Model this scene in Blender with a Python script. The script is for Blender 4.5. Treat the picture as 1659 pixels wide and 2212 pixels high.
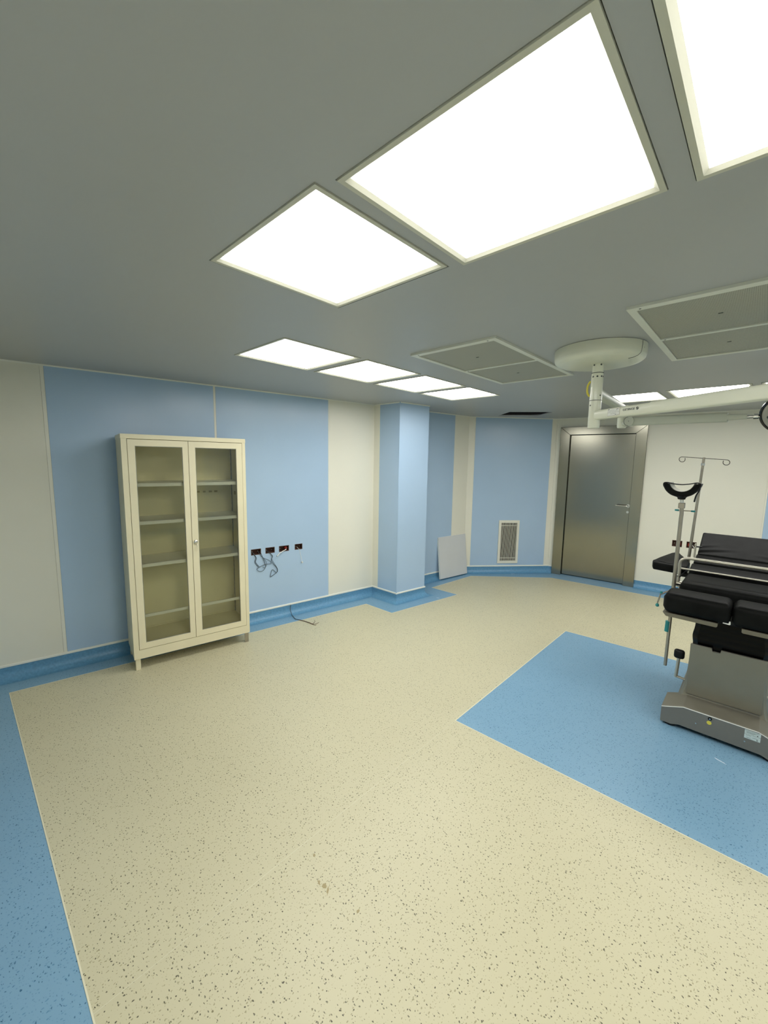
import bpy, bmesh, math, random
from mathutils import Vector, Matrix

# ------------------------------------------------------------------ scene reset
for o in list(bpy.data.objects):
    bpy.data.objects.remove(o, do_unlink=True)
scene = bpy.context.scene
COL = scene.collection
random.seed(4)

# ------------------------------------------------------------------ camera
CAM_H = 1.75
FPX = 875.9971
yaw, pitch, roll = math.radians(43.0965), math.radians(7.1495), math.radians(0.9211)
fwd = Vector((-math.sin(yaw) * math.cos(pitch), math.cos(yaw) * math.cos(pitch), -math.sin(pitch)))
right = Vector((math.cos(yaw), math.sin(yaw), 0))
up = right.cross(fwd)
r2 = math.cos(roll) * right + math.sin(roll) * up
u2 = -math.sin(roll) * right + math.cos(roll) * up
cam_data = bpy.data.cameras.new('camera')
cam = bpy.data.objects.new('camera', cam_data)
COL.objects.link(cam)
cam_data.sensor_fit = 'HORIZONTAL'
cam_data.sensor_width = 36.0
cam_data.lens = 36.0 * FPX / 1659.0
cam_data.clip_start = 0.02
cam.matrix_world = Matrix(((r2.x, u2.x, -fwd.x, 0), (r2.y, u2.y, -fwd.y, 0), (r2.z, u2.z, -fwd.z, CAM_H), (0, 0, 0, 1)))
scene.camera = cam

# ------------------------------------------------------------------ world, exposure
world = bpy.data.worlds.new('world')
scene.world = world
world.use_nodes = True
world.node_tree.nodes['Background'].inputs[0].default_value = (0.02, 0.02, 0.02, 1)
world.node_tree.nodes['Background'].inputs[1].default_value = 0.3
scene.view_settings.view_transform = 'Standard'
scene.view_settings.look = 'None'
scene.view_settings.gamma = 1.0
scene.view_settings.use_curve_mapping = False
scene.view_settings.exposure = 0.0
LAMP_STRENGTH = 12.3
LAMP_COLOR = (1.0, 0.99, 0.945, 1)
scene.cycles.use_light_tree = False
scene.cycles.max_bounces = 6
scene.cycles.diffuse_bounces = 4
scene.cycles.glossy_bounces = 3
scene.cycles.transmission_bounces = 2
scene.cycles.transparent_max_bounces = 6
scene.cycles.use_adaptive_sampling = True
scene.cycles.adaptive_threshold = 0.09
scene.cycles.adaptive_min_samples = 16
scene.cycles.caustics_reflective = False
scene.cycles.caustics_refractive = False

H = 2.446          # ceiling height

# ------------------------------------------------------------------ materials
MATS = {}
def newmat(name):
    m = bpy.data.materials.new(name); m.use_nodes = True
    nt = m.node_tree
    b = nt.nodes.get('Principled BSDF')
    MATS[name] = m
    return m, nt, b

def add(nt, t, **kw):
    n = nt.nodes.new(t)
    for k, v in kw.items():
        setattr(n, k, v)
    return n

def pos(nt):
    return nt.nodes.new('ShaderNodeNewGeometry').outputs['Position']

def ramp(nt, fac, stops):
    r = nt.nodes.new('ShaderNodeValToRGB')
    els = r.color_ramp.elements
    while len(els) < len(stops):
        els.new(0.5)
    for e, (p, c) in zip(els, stops):
        e.position = p
        e.color = c if len(c) == 4 else (*c, 1)
    nt.links.new(fac, r.inputs[0])
    return r.outputs[0]

def mix(nt, a, b, fac):
    m = nt.nodes.new('ShaderNodeMix'); m.data_type = 'RGBA'
    for s, v in ((0, fac), (6, a), (7, b)):
        if hasattr(v, 'is_output') or isinstance(v, bpy.types.NodeSocket):
            nt.links.new(v, m.inputs[s])
        else:
            m.inputs[s].default_value = v if not isinstance(v, tuple) else (v if len(v) == 4 else (*v, 1))
    return m.outputs[2]

def math_(nt, op, a, b=None):
    n = nt.nodes.new('ShaderNodeMath'); n.operation = op
    for i, v in enumerate((a, b)):
        if v is None: continue
        if isinstance(v, bpy.types.NodeSocket): nt.links.new(v, n.inputs[i])
        else: n.inputs[i].default_value = v
    return n.outputs[0]

def painted(name, col, rough=0.4, metal=0.0, var=0.04, scale=6.0, spec=0.5, coat=0.0, bump=0.0, bscale=300):
    m, nt, b = newmat(name)
    nz = add(nt, 'ShaderNodeTexNoise'); nz.inputs['Scale'].default_value = scale; nz.inputs['Detail'].default_value = 4
    nt.links.new(pos(nt), nz.inputs['Vector'])
    lo = tuple(max(0, c * (1 - var)) for c in col); hi = tuple(min(1, c * (1 + var)) for c in col)
    nt.links.new(ramp(nt, nz.outputs['Fac'], [(0.3, lo), (0.7, hi)]), b.inputs['Base Color'])
    b.inputs['Roughness'].default_value = rough
    b.inputs['Metallic'].default_value = metal
    b.inputs['Specular IOR Level'].default_value = spec
    b.inputs['Coat Weight'].default_value = coat
    if bump:
        n2 = add(nt, 'ShaderNodeTexNoise'); n2.inputs['Scale'].default_value = bscale
        nt.links.new(pos(nt), n2.inputs['Vector'])
        bp = add(nt, 'ShaderNodeBump'); bp.inputs['Strength'].default_value = bump; bp.inputs['Distance'].default_value = 0.002
        nt.links.new(n2.outputs['Fac'], bp.inputs['Height'])
        nt.links.new(bp.outputs[0], b.inputs['Normal'])
    return m

painted('cream_wall', (0.77, 0.755, 0.65), rough=0.30, var=0.012, scale=2.5)
painted('blue_wall', (0.40, 0.545, 0.72), rough=0.26, var=0.015, scale=2.5)
painted('cream_joint', (0.78, 0.77, 0.67), rough=0.45, var=0.01)
painted('white_trim', (0.80, 0.80, 0.72), rough=0.4, var=0.01)
painted('ceiling_paint', (0.42, 0.43, 0.43), rough=0.42, var=0.015, scale=1.5)
painted('tile_grey', (0.60, 0.62, 0.63), rough=0.45, var=0.015)
painted('dark_void', (0.03, 0.03, 0.028), rough=0.9, var=0.2)
painted('plenum_grey', (0.012, 0.013, 0.011), rough=0.9, var=0.3)
painted('wall_core', (0.35, 0.34, 0.28), rough=0.8)
painted('lamp_frame', (0.60, 0.59, 0.49), rough=0.4, var=0.02)
painted('lamp_box', (0.25, 0.25, 0.22), rough=0.5)
painted('vent_frame', (0.72, 0.73, 0.65), rough=0.42, var=0.02)
painted('cabinet_cream', (0.76, 0.70, 0.49), rough=0.38, var=0.02)
painted('cabinet_inside', (0.78, 0.72, 0.46), rough=0.5, var=0.03)
painted('shelf_white', (0.82, 0.80, 0.68), rough=0.4, var=0.01)
painted('tape_residue', (0.40, 0.34, 0.16), rough=0.7, var=0.1, scale=80)
painted('rail_grey', (0.30, 0.30, 0.25), rough=0.4, metal=0.6)
painted('equipment_white', (0.74, 0.75, 0.62), rough=0.32, var=0.01, coat=0.2)
painted('equipment_grey', (0.52, 0.54, 0.45), rough=0.4, var=0.01)
painted('black_plastic', (0.005, 0.005, 0.006), rough=0.45, var=0.2, spec=0.3)
painted('black_vinyl', (0.007, 0.0075, 0.007), rough=0.50, var=0.3, scale=12, spec=0.07, bump=0.15, bscale=500)
painted('black_bellows', (0.0012, 0.0012, 0.0015), rough=0.25, var=0.2, spec=0.15)
painted('teal_plastic', (0.02, 0.25, 0.25), rough=0.4)
painted('yellow_plastic', (0.72, 0.62, 0.08), rough=0.4)
painted('skirt_grey', (0.165, 0.16, 0.14), rough=0.45, var=0.05)
painted('label_pale', (0.58, 0.66, 0.63), rough=0.4)
painted('label_white', (0.72, 0.73, 0.68), rough=0.4)
painted('print_dark', (0.05, 0.06, 0.06), rough=0.5)
painted('chrome', (0.75, 0.74, 0.70), rough=0.15, metal=1.0)
painted('pole_steel', (0.42, 0.38, 0.31), rough=0.33, metal=0.85, var=0.08, scale=20)
painted('wire_steel', (0.12, 0.11, 0.09), rough=0.35, metal=0.8)
painted('tube_steel', (0.60, 0.57, 0.48), rough=0.35, metal=0.75)
painted('red_socket', (0.22, 0.02, 0.012), rough=0.5)
painted('brown_box', (0.06, 0.022, 0.012), rough=0.7, var=0.5, scale=60)
painted('cable_dark', (0.05, 0.07, 0.08), rough=0.5)
painted('cable_white', (0.75, 0.75, 0.70), rough=0.5)
painted('cable_brown', (0.10, 0.05, 0.03), rough=0.6)
painted('led_face', (0.45, 0.42, 0.36), rough=0.3)
painted('gloss_black', (0.01, 0.01, 0.012), rough=0.12)
painted('weld_pale', (0.70, 0.67, 0.50), rough=0.45)
painted('weld_faint', (0.60, 0.575, 0.42), rough=0.45)
painted('scuff_white', (0.62, 0.72, 0.80), rough=0.6)
painted('smudge_brown', (0.36, 0.30, 0.16), rough=0.7)
painted('grille_white', (0.76, 0.75, 0.65), rough=0.4, var=0.01)
painted('table_plate', (0.19, 0.175, 0.135), rough=0.42, metal=0.6, var=0.05)
painted('grille_grey', (0.42, 0.39, 0.36), rough=0.5, var=0.02)

def stainless(name, col, rough, sx, sz):
    m, nt, b = newmat(name)
    mp = add(nt, 'ShaderNodeMapping'); nt.links.new(pos(nt), mp.inputs[0]); mp.inputs['Scale'].default_value = (sx, sx, sz)
    nz = add(nt, 'ShaderNodeTexNoise'); nz.inputs['Scale'].default_value = 6; nz.inputs['Detail'].default_value = 6
    nt.links.new(mp.outputs[0], nz.inputs['Vector'])
    nt.links.new(ramp(nt, nz.outputs['Fac'], [(0.25, tuple(c * 0.98 for c in col)), (0.75, tuple(min(1, c * 1.02) for c in col))]), b.inputs['Base Color'])
    n2 = add(nt, 'ShaderNodeTexNoise'); n2.inputs['Scale'].default_value = 2.2; n2.inputs['Detail'].default_value = 5
    nt.links.new(pos(nt), n2.inputs['Vector'])
    rr = math_(nt, 'MULTIPLY_ADD', n2.outputs['Fac'], 0.02)
    rr.node.inputs[2].default_value = rough - 0.025
    nt.links.new(rr, b.inputs['Roughness'])
    b.inputs['Metallic'].default_value = 1.0
    return m
stainless('door_steel', (0.34, 0.33, 0.27), 0.21, 3, 1.0)
painted('table_steel', (0.255, 0.242, 0.195), rough=0.45, metal=0.65, var=0.03, scale=8)

def speckled(name, base, base2, dark, dark2, rough=0.42):
    m, nt, b = newmat(name)
    p = pos(nt)
    nz = add(nt, 'ShaderNodeTexNoise'); nz.inputs['Scale'].default_value = 1.2; nz.inputs['Detail'].default_value = 3
    nt.links.new(p, nz.inputs['Vector'])
    c = ramp(nt, nz.outputs['Fac'], [(0.3, base), (0.7, base2)])
    warp = add(nt, 'ShaderNodeTexNoise'); warp.inputs['Scale'].default_value = 70
    nt.links.new(p, warp.inputs['Vector'])
    vm = add(nt, 'ShaderNodeVectorMath', operation='MULTIPLY_ADD')
    nt.links.new(warp.outputs['Color'], vm.inputs[0]); vm.inputs[1].default_value = (0.010, 0.010, 0.0); nt.links.new(p, vm.inputs[2])
    layers = [(58, (1, 1, 1), 0.0, 0.15, 0.30, dark, 0.9), (50, (1, 2.0, 1), 0.7, 0.20, 0.20, dark, 0.8),
              (48, (2.0, 1, 1), -0.5, 0.20, 0.30, dark2, 0.7), (80, (1, 1.4, 1), 0.2, 0.20, 0.45, dark2, 0.4)]
    for sc, st, rot, rad, keep, dc, op in layers:
        mp = add(nt, 'ShaderNodeMapping'); nt.links.new(vm.outputs[0], mp.inputs[0])
        mp.inputs['Rotation'].default_value = (0, 0, rot); mp.inputs['Scale'].default_value = (st[0], st[1], 0.0)
        v = add(nt, 'ShaderNodeTexVoronoi'); v.inputs['Scale'].default_value = sc
        v.voronoi_dimensions = '2D'
        nt.links.new(mp.outputs[0], v.inputs['Vector'])
        sep = add(nt, 'ShaderNodeSeparateColor'); nt.links.new(v.outputs['Color'], sep.inputs[0])
        r = math_(nt, 'MULTIPLY_ADD', sep.outputs[1], rad * 0.6); r.node.inputs[2].default_value = rad * 0.4
        hit = math_(nt, 'LESS_THAN', v.outputs['Distance'], r)
        kp = math_(nt, 'LESS_THAN', sep.outputs[0], keep)
        f = math_(nt, 'MULTIPLY', hit, kp)
        f = math_(nt, 'MULTIPLY', f, op)
        c = mix(nt, c, dc, f)
    nt.links.new(c, b.inputs['Base Color'])
    b.inputs['Roughness'].default_value = rough
    b.inputs['Specular IOR Level'].default_value = 0.4
    return m
speckled('floor_cream', (0.54, 0.505, 0.34), (0.57, 0.535, 0.365), (0.045, 0.04, 0.025), (0.25, 0.22, 0.12))
speckled('floor_blue', (0.185, 0.34, 0.475), (0.205, 0.365, 0.505), (0.025, 0.11, 0.19), (0.07, 0.20, 0.33))
painted('cove_blue', (0.115, 0.285, 0.45), rough=0.38, var=0.12, scale=60)

def perforated():
    m, nt, b = newmat('perforated_sheet')
    mp = add(nt, 'ShaderNodeMapping'); nt.links.new(pos(nt), mp.inputs[0]); mp.inputs['Scale'].default_value = (190, 190, 0)
    fr = add(nt, 'ShaderNodeVectorMath', operation='FRACTION'); nt.links.new(mp.outputs[0], fr.inputs[0])
    sb = add(nt, 'ShaderNodeVectorMath', operation='SUBTRACT'); nt.links.new(fr.outputs[0], sb.inputs[0]); sb.inputs[1].default_value = (0.5, 0.5, 0)
    ln = add(nt, 'ShaderNodeVectorMath', operation='LENGTH'); nt.links.new(sb.outputs[0], ln.inputs[0])
    hit = math_(nt, 'LESS_THAN', ln.outputs['Value'], 0.24)
    c = mix(nt, (0.42, 0.42, 0.35, 1), (0.06, 0.06, 0.05, 1), hit)
    nt.links.new(c, b.inputs['Base Color']); b.inputs['Roughness'].default_value = 0.5
perforated()

def lamp_mat():
    m, nt, b = newmat('diffuser_glow')
    nt.nodes.remove(b)
    em = add(nt, 'ShaderNodeEmission')
    em.inputs[0].default_value = LAMP_COLOR
    em.inputs[1].default_value = LAMP_STRENGTH
    nt.links.new(em.outputs[0], nt.nodes['Material Output'].inputs[0])
lamp_mat()

def glass_mat():
    m, nt, b = newmat('cabinet_glass')
    nt.nodes.remove(b)
    tr = add(nt, 'ShaderNodeBsdfTransparent'); tr.inputs[0].default_value = (0.97, 0.98, 0.93, 1)
    gl = add(nt, 'ShaderNodeBsdfGlossy'); gl.inputs['Roughness'].default_value = 0.03
    fr = add(nt, 'ShaderNodeFresnel'); fr.inputs[0].default_value = 1.45
    mx = add(nt, 'ShaderNodeMixShader')
    nt.links.new(fr.outputs[0], mx.inputs[0]); nt.links.new(tr.outputs[0], mx.inputs[1]); nt.links.new(gl.outputs[0], mx.inputs[2])
    nt.links.new(mx.outputs[0], nt.nodes['Material Output'].inputs[0])
glass_mat()

# ------------------------------------------------------------------ mesh helpers
def BM():
    return bmesh.new()

def box(bm, x0, x1, y0, y1, z0, z1, bevel=0.0, seg=2):
    g = bmesh.ops.create_cube(bm, size=1.0)
    vs = g['verts']
    for v in vs:
        v.co = Vector(((x0 + x1) / 2 + v.co.x * (x1 - x0), (y0 + y1) / 2 + v.co.y * (y1 - y0), (z0 + z1) / 2 + v.co.z * (z1 - z0)))
    if bevel > 0:
        es = {e for v in vs for e in v.link_edges}
        bmesh.ops.bevel(bm, geom=list(es), offset=bevel, segments=seg, profile=0.5, affect='EDGES')
    return bm

def frame_axes(d):
    d = d.normalized()
    a = Vector((0, 0, 1)) if abs(d.z) < 0.9 else Vector((1, 0, 0))
    s = d.cross(a).normalized()
    return s, s.cross(d).normalized()

def tube(bm, pts, r, n=10, caps=True):
    pts = [Vector(p) for p in pts]
    rs = r if isinstance(r, (list, tuple)) else [r] * len(pts)
    rings = []
    s = None
    for i, p in enumerate(pts):
        d = (pts[min(i + 1, len(pts) - 1)] - pts[max(i - 1, 0)])
        if s is None:
            s, t = frame_axes(d)
        else:
            d = d.normalized()
            s = (s - d * s.dot(d)).normalized(); t = s.cross(d).normalized()
        rings.append([bm.verts.new(p + rs[i] * (math.cos(2 * math.pi * k / n) * s + math.sin(2 * math.pi * k / n) * t)) for k in range(n)])
    for a, b in zip(rings, rings[1:]):
        for k in range(n):
            bm.faces.new((a[k], a[(k + 1) % n], b[(k + 1) % n], b[k]))
    if caps:
        bm.faces.new(rings[0][::-1]); bm.faces.new(rings[-1])
    return bm

def smooth_path(pts, k=6):
    pts = [Vector(p) for p in pts]
    out = []
    for i in range(len(pts) - 1):
        p0, p1, p2, p3 = pts[max(i - 1, 0)], pts[i], pts[i + 1], pts[min(i + 2, len(pts) - 1)]
        for j in range(k):
            t = j / k
            out.append(0.5 * ((2 * p1) + (p2 - p0) * t + (2 * p0 - 5 * p1 + 4 * p2 - p3) * t * t + (3 * p1 - p0 - 3 * p2 + p3) * t ** 3))
    out.append(pts[-1])
    return out

def lathe(bm, prof, c=(0, 0, 0), n=32, axis=None):
    """prof: list of (r, h) along local z; axis: optional direction"""
    c = Vector(c)
    if axis is None:
        ex, ey, ez = Vector((1, 0, 0)), Vector((0, 1, 0)), Vector((0, 0, 1))
    else:
        ez = Vector(axis).normalized(); ex, ey = frame_axes(ez)
    rings = []
    for r, h in prof:
        if r < 1e-6:
            rings.append([bm.verts.new(c + ez * h)])
        else:
            rings.append([bm.verts.new(c + ez * h + r * (math.cos(2 * math.pi * k / n) * ex + math.sin(2 * math.pi * k / n) * ey)) for k in range(n)])
    for a, b in zip(rings, rings[1:]):
        for k in range(n):
            k2 = (k + 1) % n
            if len(a) == 1 and len(b) == 1: continue
            if len(a) == 1: bm.faces.new((a[0], b[k2], b[k]))
            elif len(b) == 1: bm.faces.new((a[k], a[k2], b[0]))
            else: bm.faces.new((a[k], a[k2], b[k2], b[k]))
    return bm

def cyl(bm, p0, p1, r, n=16):
    p0, p1 = Vector(p0), Vector(p1)
    L = (p1 - p0).length
    return lathe(bm, [(0, 0), (r, 0), (r, L), (0, L)], p0, n, p1 - p0)

def prism(bm, poly, z0, z1, axis='z', bevel=0.0, seg=2):
    """poly of 2D points extruded along axis z (xy poly), y (xz poly) or x (yz poly)"""
    def P(a, b, h):
        return {'z': (a, b, h), 'y': (a, h, b), 'x': (h, a, b)}[axis]
    lo = [bm.verts.new(P(a, b, z0)) for a, b in poly]
    hi = [bm.verts.new(P(a, b, z1)) for a, b in poly]
    n = len(poly)
    fs = [bm.faces.new(lo[::-1]), bm.faces.new(hi)]
    for k in range(n):
        fs.append(bm.faces.new((lo[k], lo[(k + 1) % n], hi[(k + 1) % n], hi[k])))
    if bevel > 0:
        es = {e for f in fs for e in f.edges}
        bmesh.ops.bevel(bm, geom=list(es), offset=bevel, segments=seg, profile=0.5, affect='EDGES')
    return bm

def plate(bm, us, vs, w0, w1, skip, axis='y'):
    """slab made of a grid of cells with holes; us/vs breaks; skip(uc,vc) -> hole.  axis 'y': u=x v=z w=y ; axis 'z': u=x v=y w=z"""
    us = sorted(set(round(u, 5) for u in us)); vs = sorted(set(round(v, 5) for v in vs))
    nu, nv = len(us) - 1, len(vs) - 1
    hole = [[skip((us[i] + us[i + 1]) / 2, (vs[j] + vs[j + 1]) / 2) for j in range(nv)] for i in range(nu)]
    cache = {}
    def V(i, j, k):
        key = (i, j, k)
        if key not in cache:
            w = (w0, w1)[k]
            cache[key] = bm.verts.new((us[i], w, vs[j]) if axis == 'y' else (us[i], vs[j], w))
        return cache[key]
    def H_(i, j):
        return i < 0 or j < 0 or i >= nu or j >= nv or hole[i][j]
    for i in range(nu):
        for j in range(nv):
            if hole[i][j]: continue
            for k in (0, 1):
                bm.faces.new((V(i, j, k), V(i + 1, j, k), V(i + 1, j + 1, k), V(i, j + 1, k)))
            if H_(i - 1, j): bm.faces.new((V(i, j, 0), V(i, j + 1, 0), V(i, j + 1, 1), V(i, j, 1)))
            if H_(i + 1, j): bm.faces.new((V(i + 1, j, 0), V(i + 1, j + 1, 0), V(i + 1, j + 1, 1), V(i + 1, j, 1)))
            if H_(i, j - 1): bm.faces.new((V(i, j, 0), V(i + 1, j, 0), V(i + 1, j, 1), V(i, j, 1)))
            if H_(i, j + 1): bm.faces.new((V(i, j + 1, 0), V(i + 1, j + 1, 0), V(i + 1, j + 1, 1), V(i, j + 1, 1)))
    return bm

def obj(name, bm, mat, parent=None, smooth=False, world=False):
    """links one mesh object; world=True: bm is in world coordinates, moved to the (unrotated) parent's frame"""
    bmesh.ops.remove_doubles(bm, verts=bm.verts, dist=1e-6)
    bmesh.ops.recalc_face_normals(bm, faces=bm.faces)
    if world and parent is not None:
        off = parent.location if parent.parent is None else parent.parent.location
        bmesh.ops.translate(bm, verts=bm.verts, vec=-Vector(off))
    me = bpy.data.meshes.new(name)
    bm.to_mesh(me); bm.free()
    me.materials.append(MATS[mat])
    if smooth:
        me.polygons.foreach_set('use_smooth', [True] * len(me.polygons))
        try: me.set_sharp_from_angle(angle=math.radians(40))
        except Exception: pass
    o = bpy.data.objects.new(name, me)
    COL.objects.link(o)
    if parent is not None:
        o.parent = parent
    return o

def tag(o, label, cat, group=None):
    o['label'] = label; o['category'] = cat
    if group: o['group'] = group
    return o

def thing(name, label, cat, loc=(0, 0, 0), rotz=0.0, group=None):
    o = bpy.data.objects.new(name, None); COL.objects.link(o)
    o.empty_display_size = 0.05
    o.location = loc; o.rotation_euler = (0, 0, rotz)
    return tag(o, label, cat, group)

def structure(o, label=None):
    o['kind'] = 'structure'
    if label: o['label'] = label
    return o

def text_mesh(s, size, depth=0.0006):
    cu = bpy.data.curves.new('lettering', 'FONT'); cu.body = s; cu.size = size; cu.extrude = depth
    cu.align_x = 'LEFT'; cu.align_y = 'CENTER'
    t = bpy.data.objects.new('lettering_tmp', cu); COL.objects.link(t)
    bpy.context.view_layer.update()
    me = bpy.data.meshes.new_from_object(t.evaluated_get(bpy.context.evaluated_depsgraph_get()))
    bpy.data.objects.remove(t, do_unlink=True)
    bm = bmesh.new(); bm.from_mesh(me); bpy.data.meshes.remove(me)
    return bm

# ------------------------------------------------------------------ room frames
SL = 0.1542
def wlx(y): return -4.2137 + SL * y
ROT_L = math.atan2(1.0, SL)
CL = math.cos(math.atan(SL))
Y0 = -0.6
def sl(y): return (y - Y0) / CL          # along the left wall
A = Vector((wlx(5.47), 5.47)); B = Vector((-2.445, 6.525))
ROT_C = math.atan2(B.y - A.y, B.x - A.x); LC = (B - A).length
ROT_B = math.atan(0.10)
CB = math.cos(ROT_B)
def sb(x): return (x - B.x) / CB         # along the back wall
def wby(x): return 6.77 + 0.10 * x
XR = 3.3                                 # right wall
COLU = [(-3.645, 3.69), (-3.22, 3.69), (-3.147, 4.164), (wlx(4.164), 4.164)]

# ------------------------------------------------------------------ floor
bm = BM(); box(bm, -4.7, 3.6, -1.0, 7.5, -0.06, 0.0)
floor = structure(obj('floor', bm, 'floor_blue'), 'speckled vinyl floor with blue borders around a cream field')
def xbord(y): return -3.9589 + SL * y
ybk = lambda x: 6.425 + 0.085 * x
FIELD = [(xbord(0.17), 0.17), (3.03, 0.17), (3.03, ybk(3.03)), (-2.27, ybk(-2.27)), (-3.19, 5.41),
         (xbord(4.4975) + 0.0, 4.4975), (-2.843, 4.4975), (-3.015, 3.38), (xbord(3.38), 3.38)]
bm = BM(); prism(bm, FIELD, -0.002, 0.0008)
obj('cream_field', bm, 'floor_cream', floor)
MAT = [(-1.384, 2.225), (1.30, 2.30), (1.30, 4.46), (-1.384, 4.315)]
bm = BM(); prism(bm, MAT, -0.001, 0.0012)
obj('blue_inset', bm, 'floor_blue', floor)
def strip(bm, p, q, w, z0, z1):
    p, q = Vector(p), Vector(q); d = (q - p).normalized(); n = Vector((-d.y, d.x)) * w / 2
    prism(bm, [tuple(p - n), tuple(q - n), tuple(q + n), tuple(p + n)], z0, z1)
seams = [(FIELD[i], FIELD[(i + 1) % len(FIELD)]) for i in range(len(FIELD))]
for p, q in seams:
    bm = BM(); strip(bm, p, q, 0.005, 0.0, 0.0016); obj('weld_seam', bm, 'weld_pale', floor)
for i in range(4):
    bm = BM(); strip(bm, MAT[i], MAT[(i + 1) % 4], 0.006, 0.0, 0.0019); obj('weld_seam', bm, 'weld_pale', floor)
for p, q in [((-1.384, 0.17), (-1.384, 2.225)), ((-1.384, 4.315), (-1.384, ybk(-1.384))), ((-3.52, 0.17), (-3.20, 2.3))]:
    bm = BM(); strip(bm, p, q, 0.003, 0.0, 0.0012); obj('weld_seam', bm, 'weld_faint', floor)
# scuffs and a trodden smudge
def blot(x, y, rx, ry, rot, seed, n=14, z=0.0017):
    rnd = random.Random(seed)
    b = BM(); pts = []
    for k in range(n):
        a = 2 * math.pi * k / n; r = rnd.uniform(0.35, 1.0)
        px, py = rx * r * math.cos(a), ry * r * math.sin(a)
        pts.append((x + px * math.cos(rot) - py * math.sin(rot), y + px * math.sin(rot) + py * math.cos(rot)))
    prism(b, pts, 0.0, z)
    return b
for i, (x, y, rx, ry, rot) in enumerate([(-1.196, 0.917, 0.015, 0.007, -0.3), (-1.168, 0.925, 0.016, 0.012, 0.6), (-1.143, 0.920, 0.026, 0.007, -0.7), (-1.305, 0.975, 0.010, 0.008, 0.2), (-1.00, 0.955, 0.012, 0.008, 1.0)]):
    obj('smudge', blot(x, y, rx, ry, rot, 40 + i), 'smudge_brown', floor)
for i, (x, y, rx, ry, rot) in enumerate([(-2.945, 4.20, 0.03, 0.006, 0.3), (-3.07, 5.72, 0.03, 0.008, 0.8), (-2.79, 6.0, 0.035, 0.008, 0.8), (-0.04, 3.02, 0.05, 0.006, -0.4)]):
    obj('scuff', blot(x, y, rx, ry, rot, 60 + i), 'scuff_white', floor)

# ------------------------------------------------------------------ ceiling with openings
GL = 0.55; FR = 0.60
LIGHTS = []
near_lab = ['smaller looking near ceiling light with a dark gap along its far edges',
            'largest looking square ceiling light in the whole photo',
            'square ceiling light cut off by the top right corner of the photo',
            'square ceiling light at the far right end of the near row']
for i in range(4):
    LIGHTS.append(([-1.203, -0.5525, 0.107, 0.763][i], [0.9815, 1.0115, 1.0195, 1.025][i], near_lab[i], 'ceiling lights of the near row'))
side_lab = ['square ceiling light nearest the camera in the row along the blue wall with the cabinet',
            'second square ceiling light in the row of four leading to the blue column',
            'third square ceiling light in the row of four leading to the blue column',
            'farthest square ceiling light in the row of four, right above the blue column']
for i in range(4):
    LIGHTS.append((-2.392 + 0.003 * i, 1.675 + 0.662 * i, side_lab[i], 'ceiling lights of the left row'))
far_lab = ['square ceiling light above the steel door, partly hidden by the surgical lamp post',
           'square ceiling light above the surgical lamp arm, right of the steel door',
           'square ceiling light of the far row hidden behind the surgical lamp arm',
           'square ceiling light at the right end of the far row']
for i in range(4):
    LIGHTS.append((-1.12 + 0.66 * i, 4.955, far_lab[i], 'ceiling lights of the far row'))
right_lab = ['first square ceiling light of the right row, nearest the camera', 'second square ceiling light of the right row',
             'third square ceiling light of the right row', 'farthest square ceiling light of the right row']
for i in range(4):
    LIGHTS.append((1.97, 1.675 + 0.662 * i, right_lab[i], 'ceiling lights of the right row'))
VENTS = [(-1.768, -1.161, 2.118, 3.37, 'double perforated air supply vent in the ceiling, left of the surgical lamp cover'),
         (-0.526, 0.085, 2.118, 3.32, 'double perforated air supply vent in the ceiling, right of the surgical lamp cover')]
holes = []
for cx, cy, lab, g in LIGHTS:
    gx0, gx1, gy0, gy1 = (0.003, 0.002, 0.002, 0.003)
    if 'near row' in g: gy0, gy1 = -0.006, -0.005
    if 'smaller looking near' in lab: gx0, gy1 = 0.010, 0.004
    if 'largest' in lab: gx0 = 0.005
    if 'nearest the camera in the row along' in lab: gx0, gy1 = 0.008, 0.010
    holes.append((cx - FR / 2 - gx0, cx + FR / 2 + gx1, cy - FR / 2 - gy0, cy + FR / 2 + gy1))
for x0, x1, y0, y1, lab in VENTS:
    holes.append((x0 + 0.03, x1 - 0.03, y0 + 0.03, y1 - 0.03))
PATCH = (-3.2, -1.9, 5.24, 6.1)
holes.append(PATCH)
us = [-4.7, 3.6] + [h[k] for h in holes for k in (0, 1)]
vs = [-1.0, 7.5] + [h[k] for h in holes for k in (2, 3)]
inhole = lambda u, v: any(h[0] < u < h[1] and h[2] < v < h[3] for h in holes)
bm = BM(); plate(bm, us, vs, H, H + 0.035, inhole, axis='z')
O_ = [(PATCH[0], PATCH[2]), (PATCH[1], PATCH[2]), (PATCH[1], PATCH[3]), (PATCH[0], PATCH[3])]
I_ = [(-2.65, 5.32), (-2.19, 5.65), (-2.52, 5.97), (-2.985, 5.64)]
vo = [bm.verts.new((x, y, H)) for x, y in O_]; vi = [bm.verts.new((x, y, H)) for x, y in I_]
vt = [bm.verts.new((x, y, H + 0.012)) for x, y in I_]
for t in [(vo[0], vi[0], vi[3]), (vo[0], vo[1], vi[0]), (vo[1], vi[1], vi[0]), (vo[1], vo[2], vi[1]),
          (vo[2], vi[2], vi[1]), (vo[2], vo[3], vi[2]), (vo[3], vi[3], vi[2]), (vo[3], vo[0], vi[3])]:
    bm.faces.new(t)
for k in range(4):
    bm.faces.new((vi[k], vi[(k + 1) % 4], vt[(k + 1) % 4], vt[k]))
ceiling = structure(obj('ceiling', bm, 'ceiling_paint'), 'smooth grey ceiling with light panels and one open tile')
bm = BM(); box(bm, -4.7, 3.6, -1.0, 7.5, H + 0.55, H + 0.60); obj('plenum_deck', bm, 'plenum_grey', ceiling)
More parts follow.
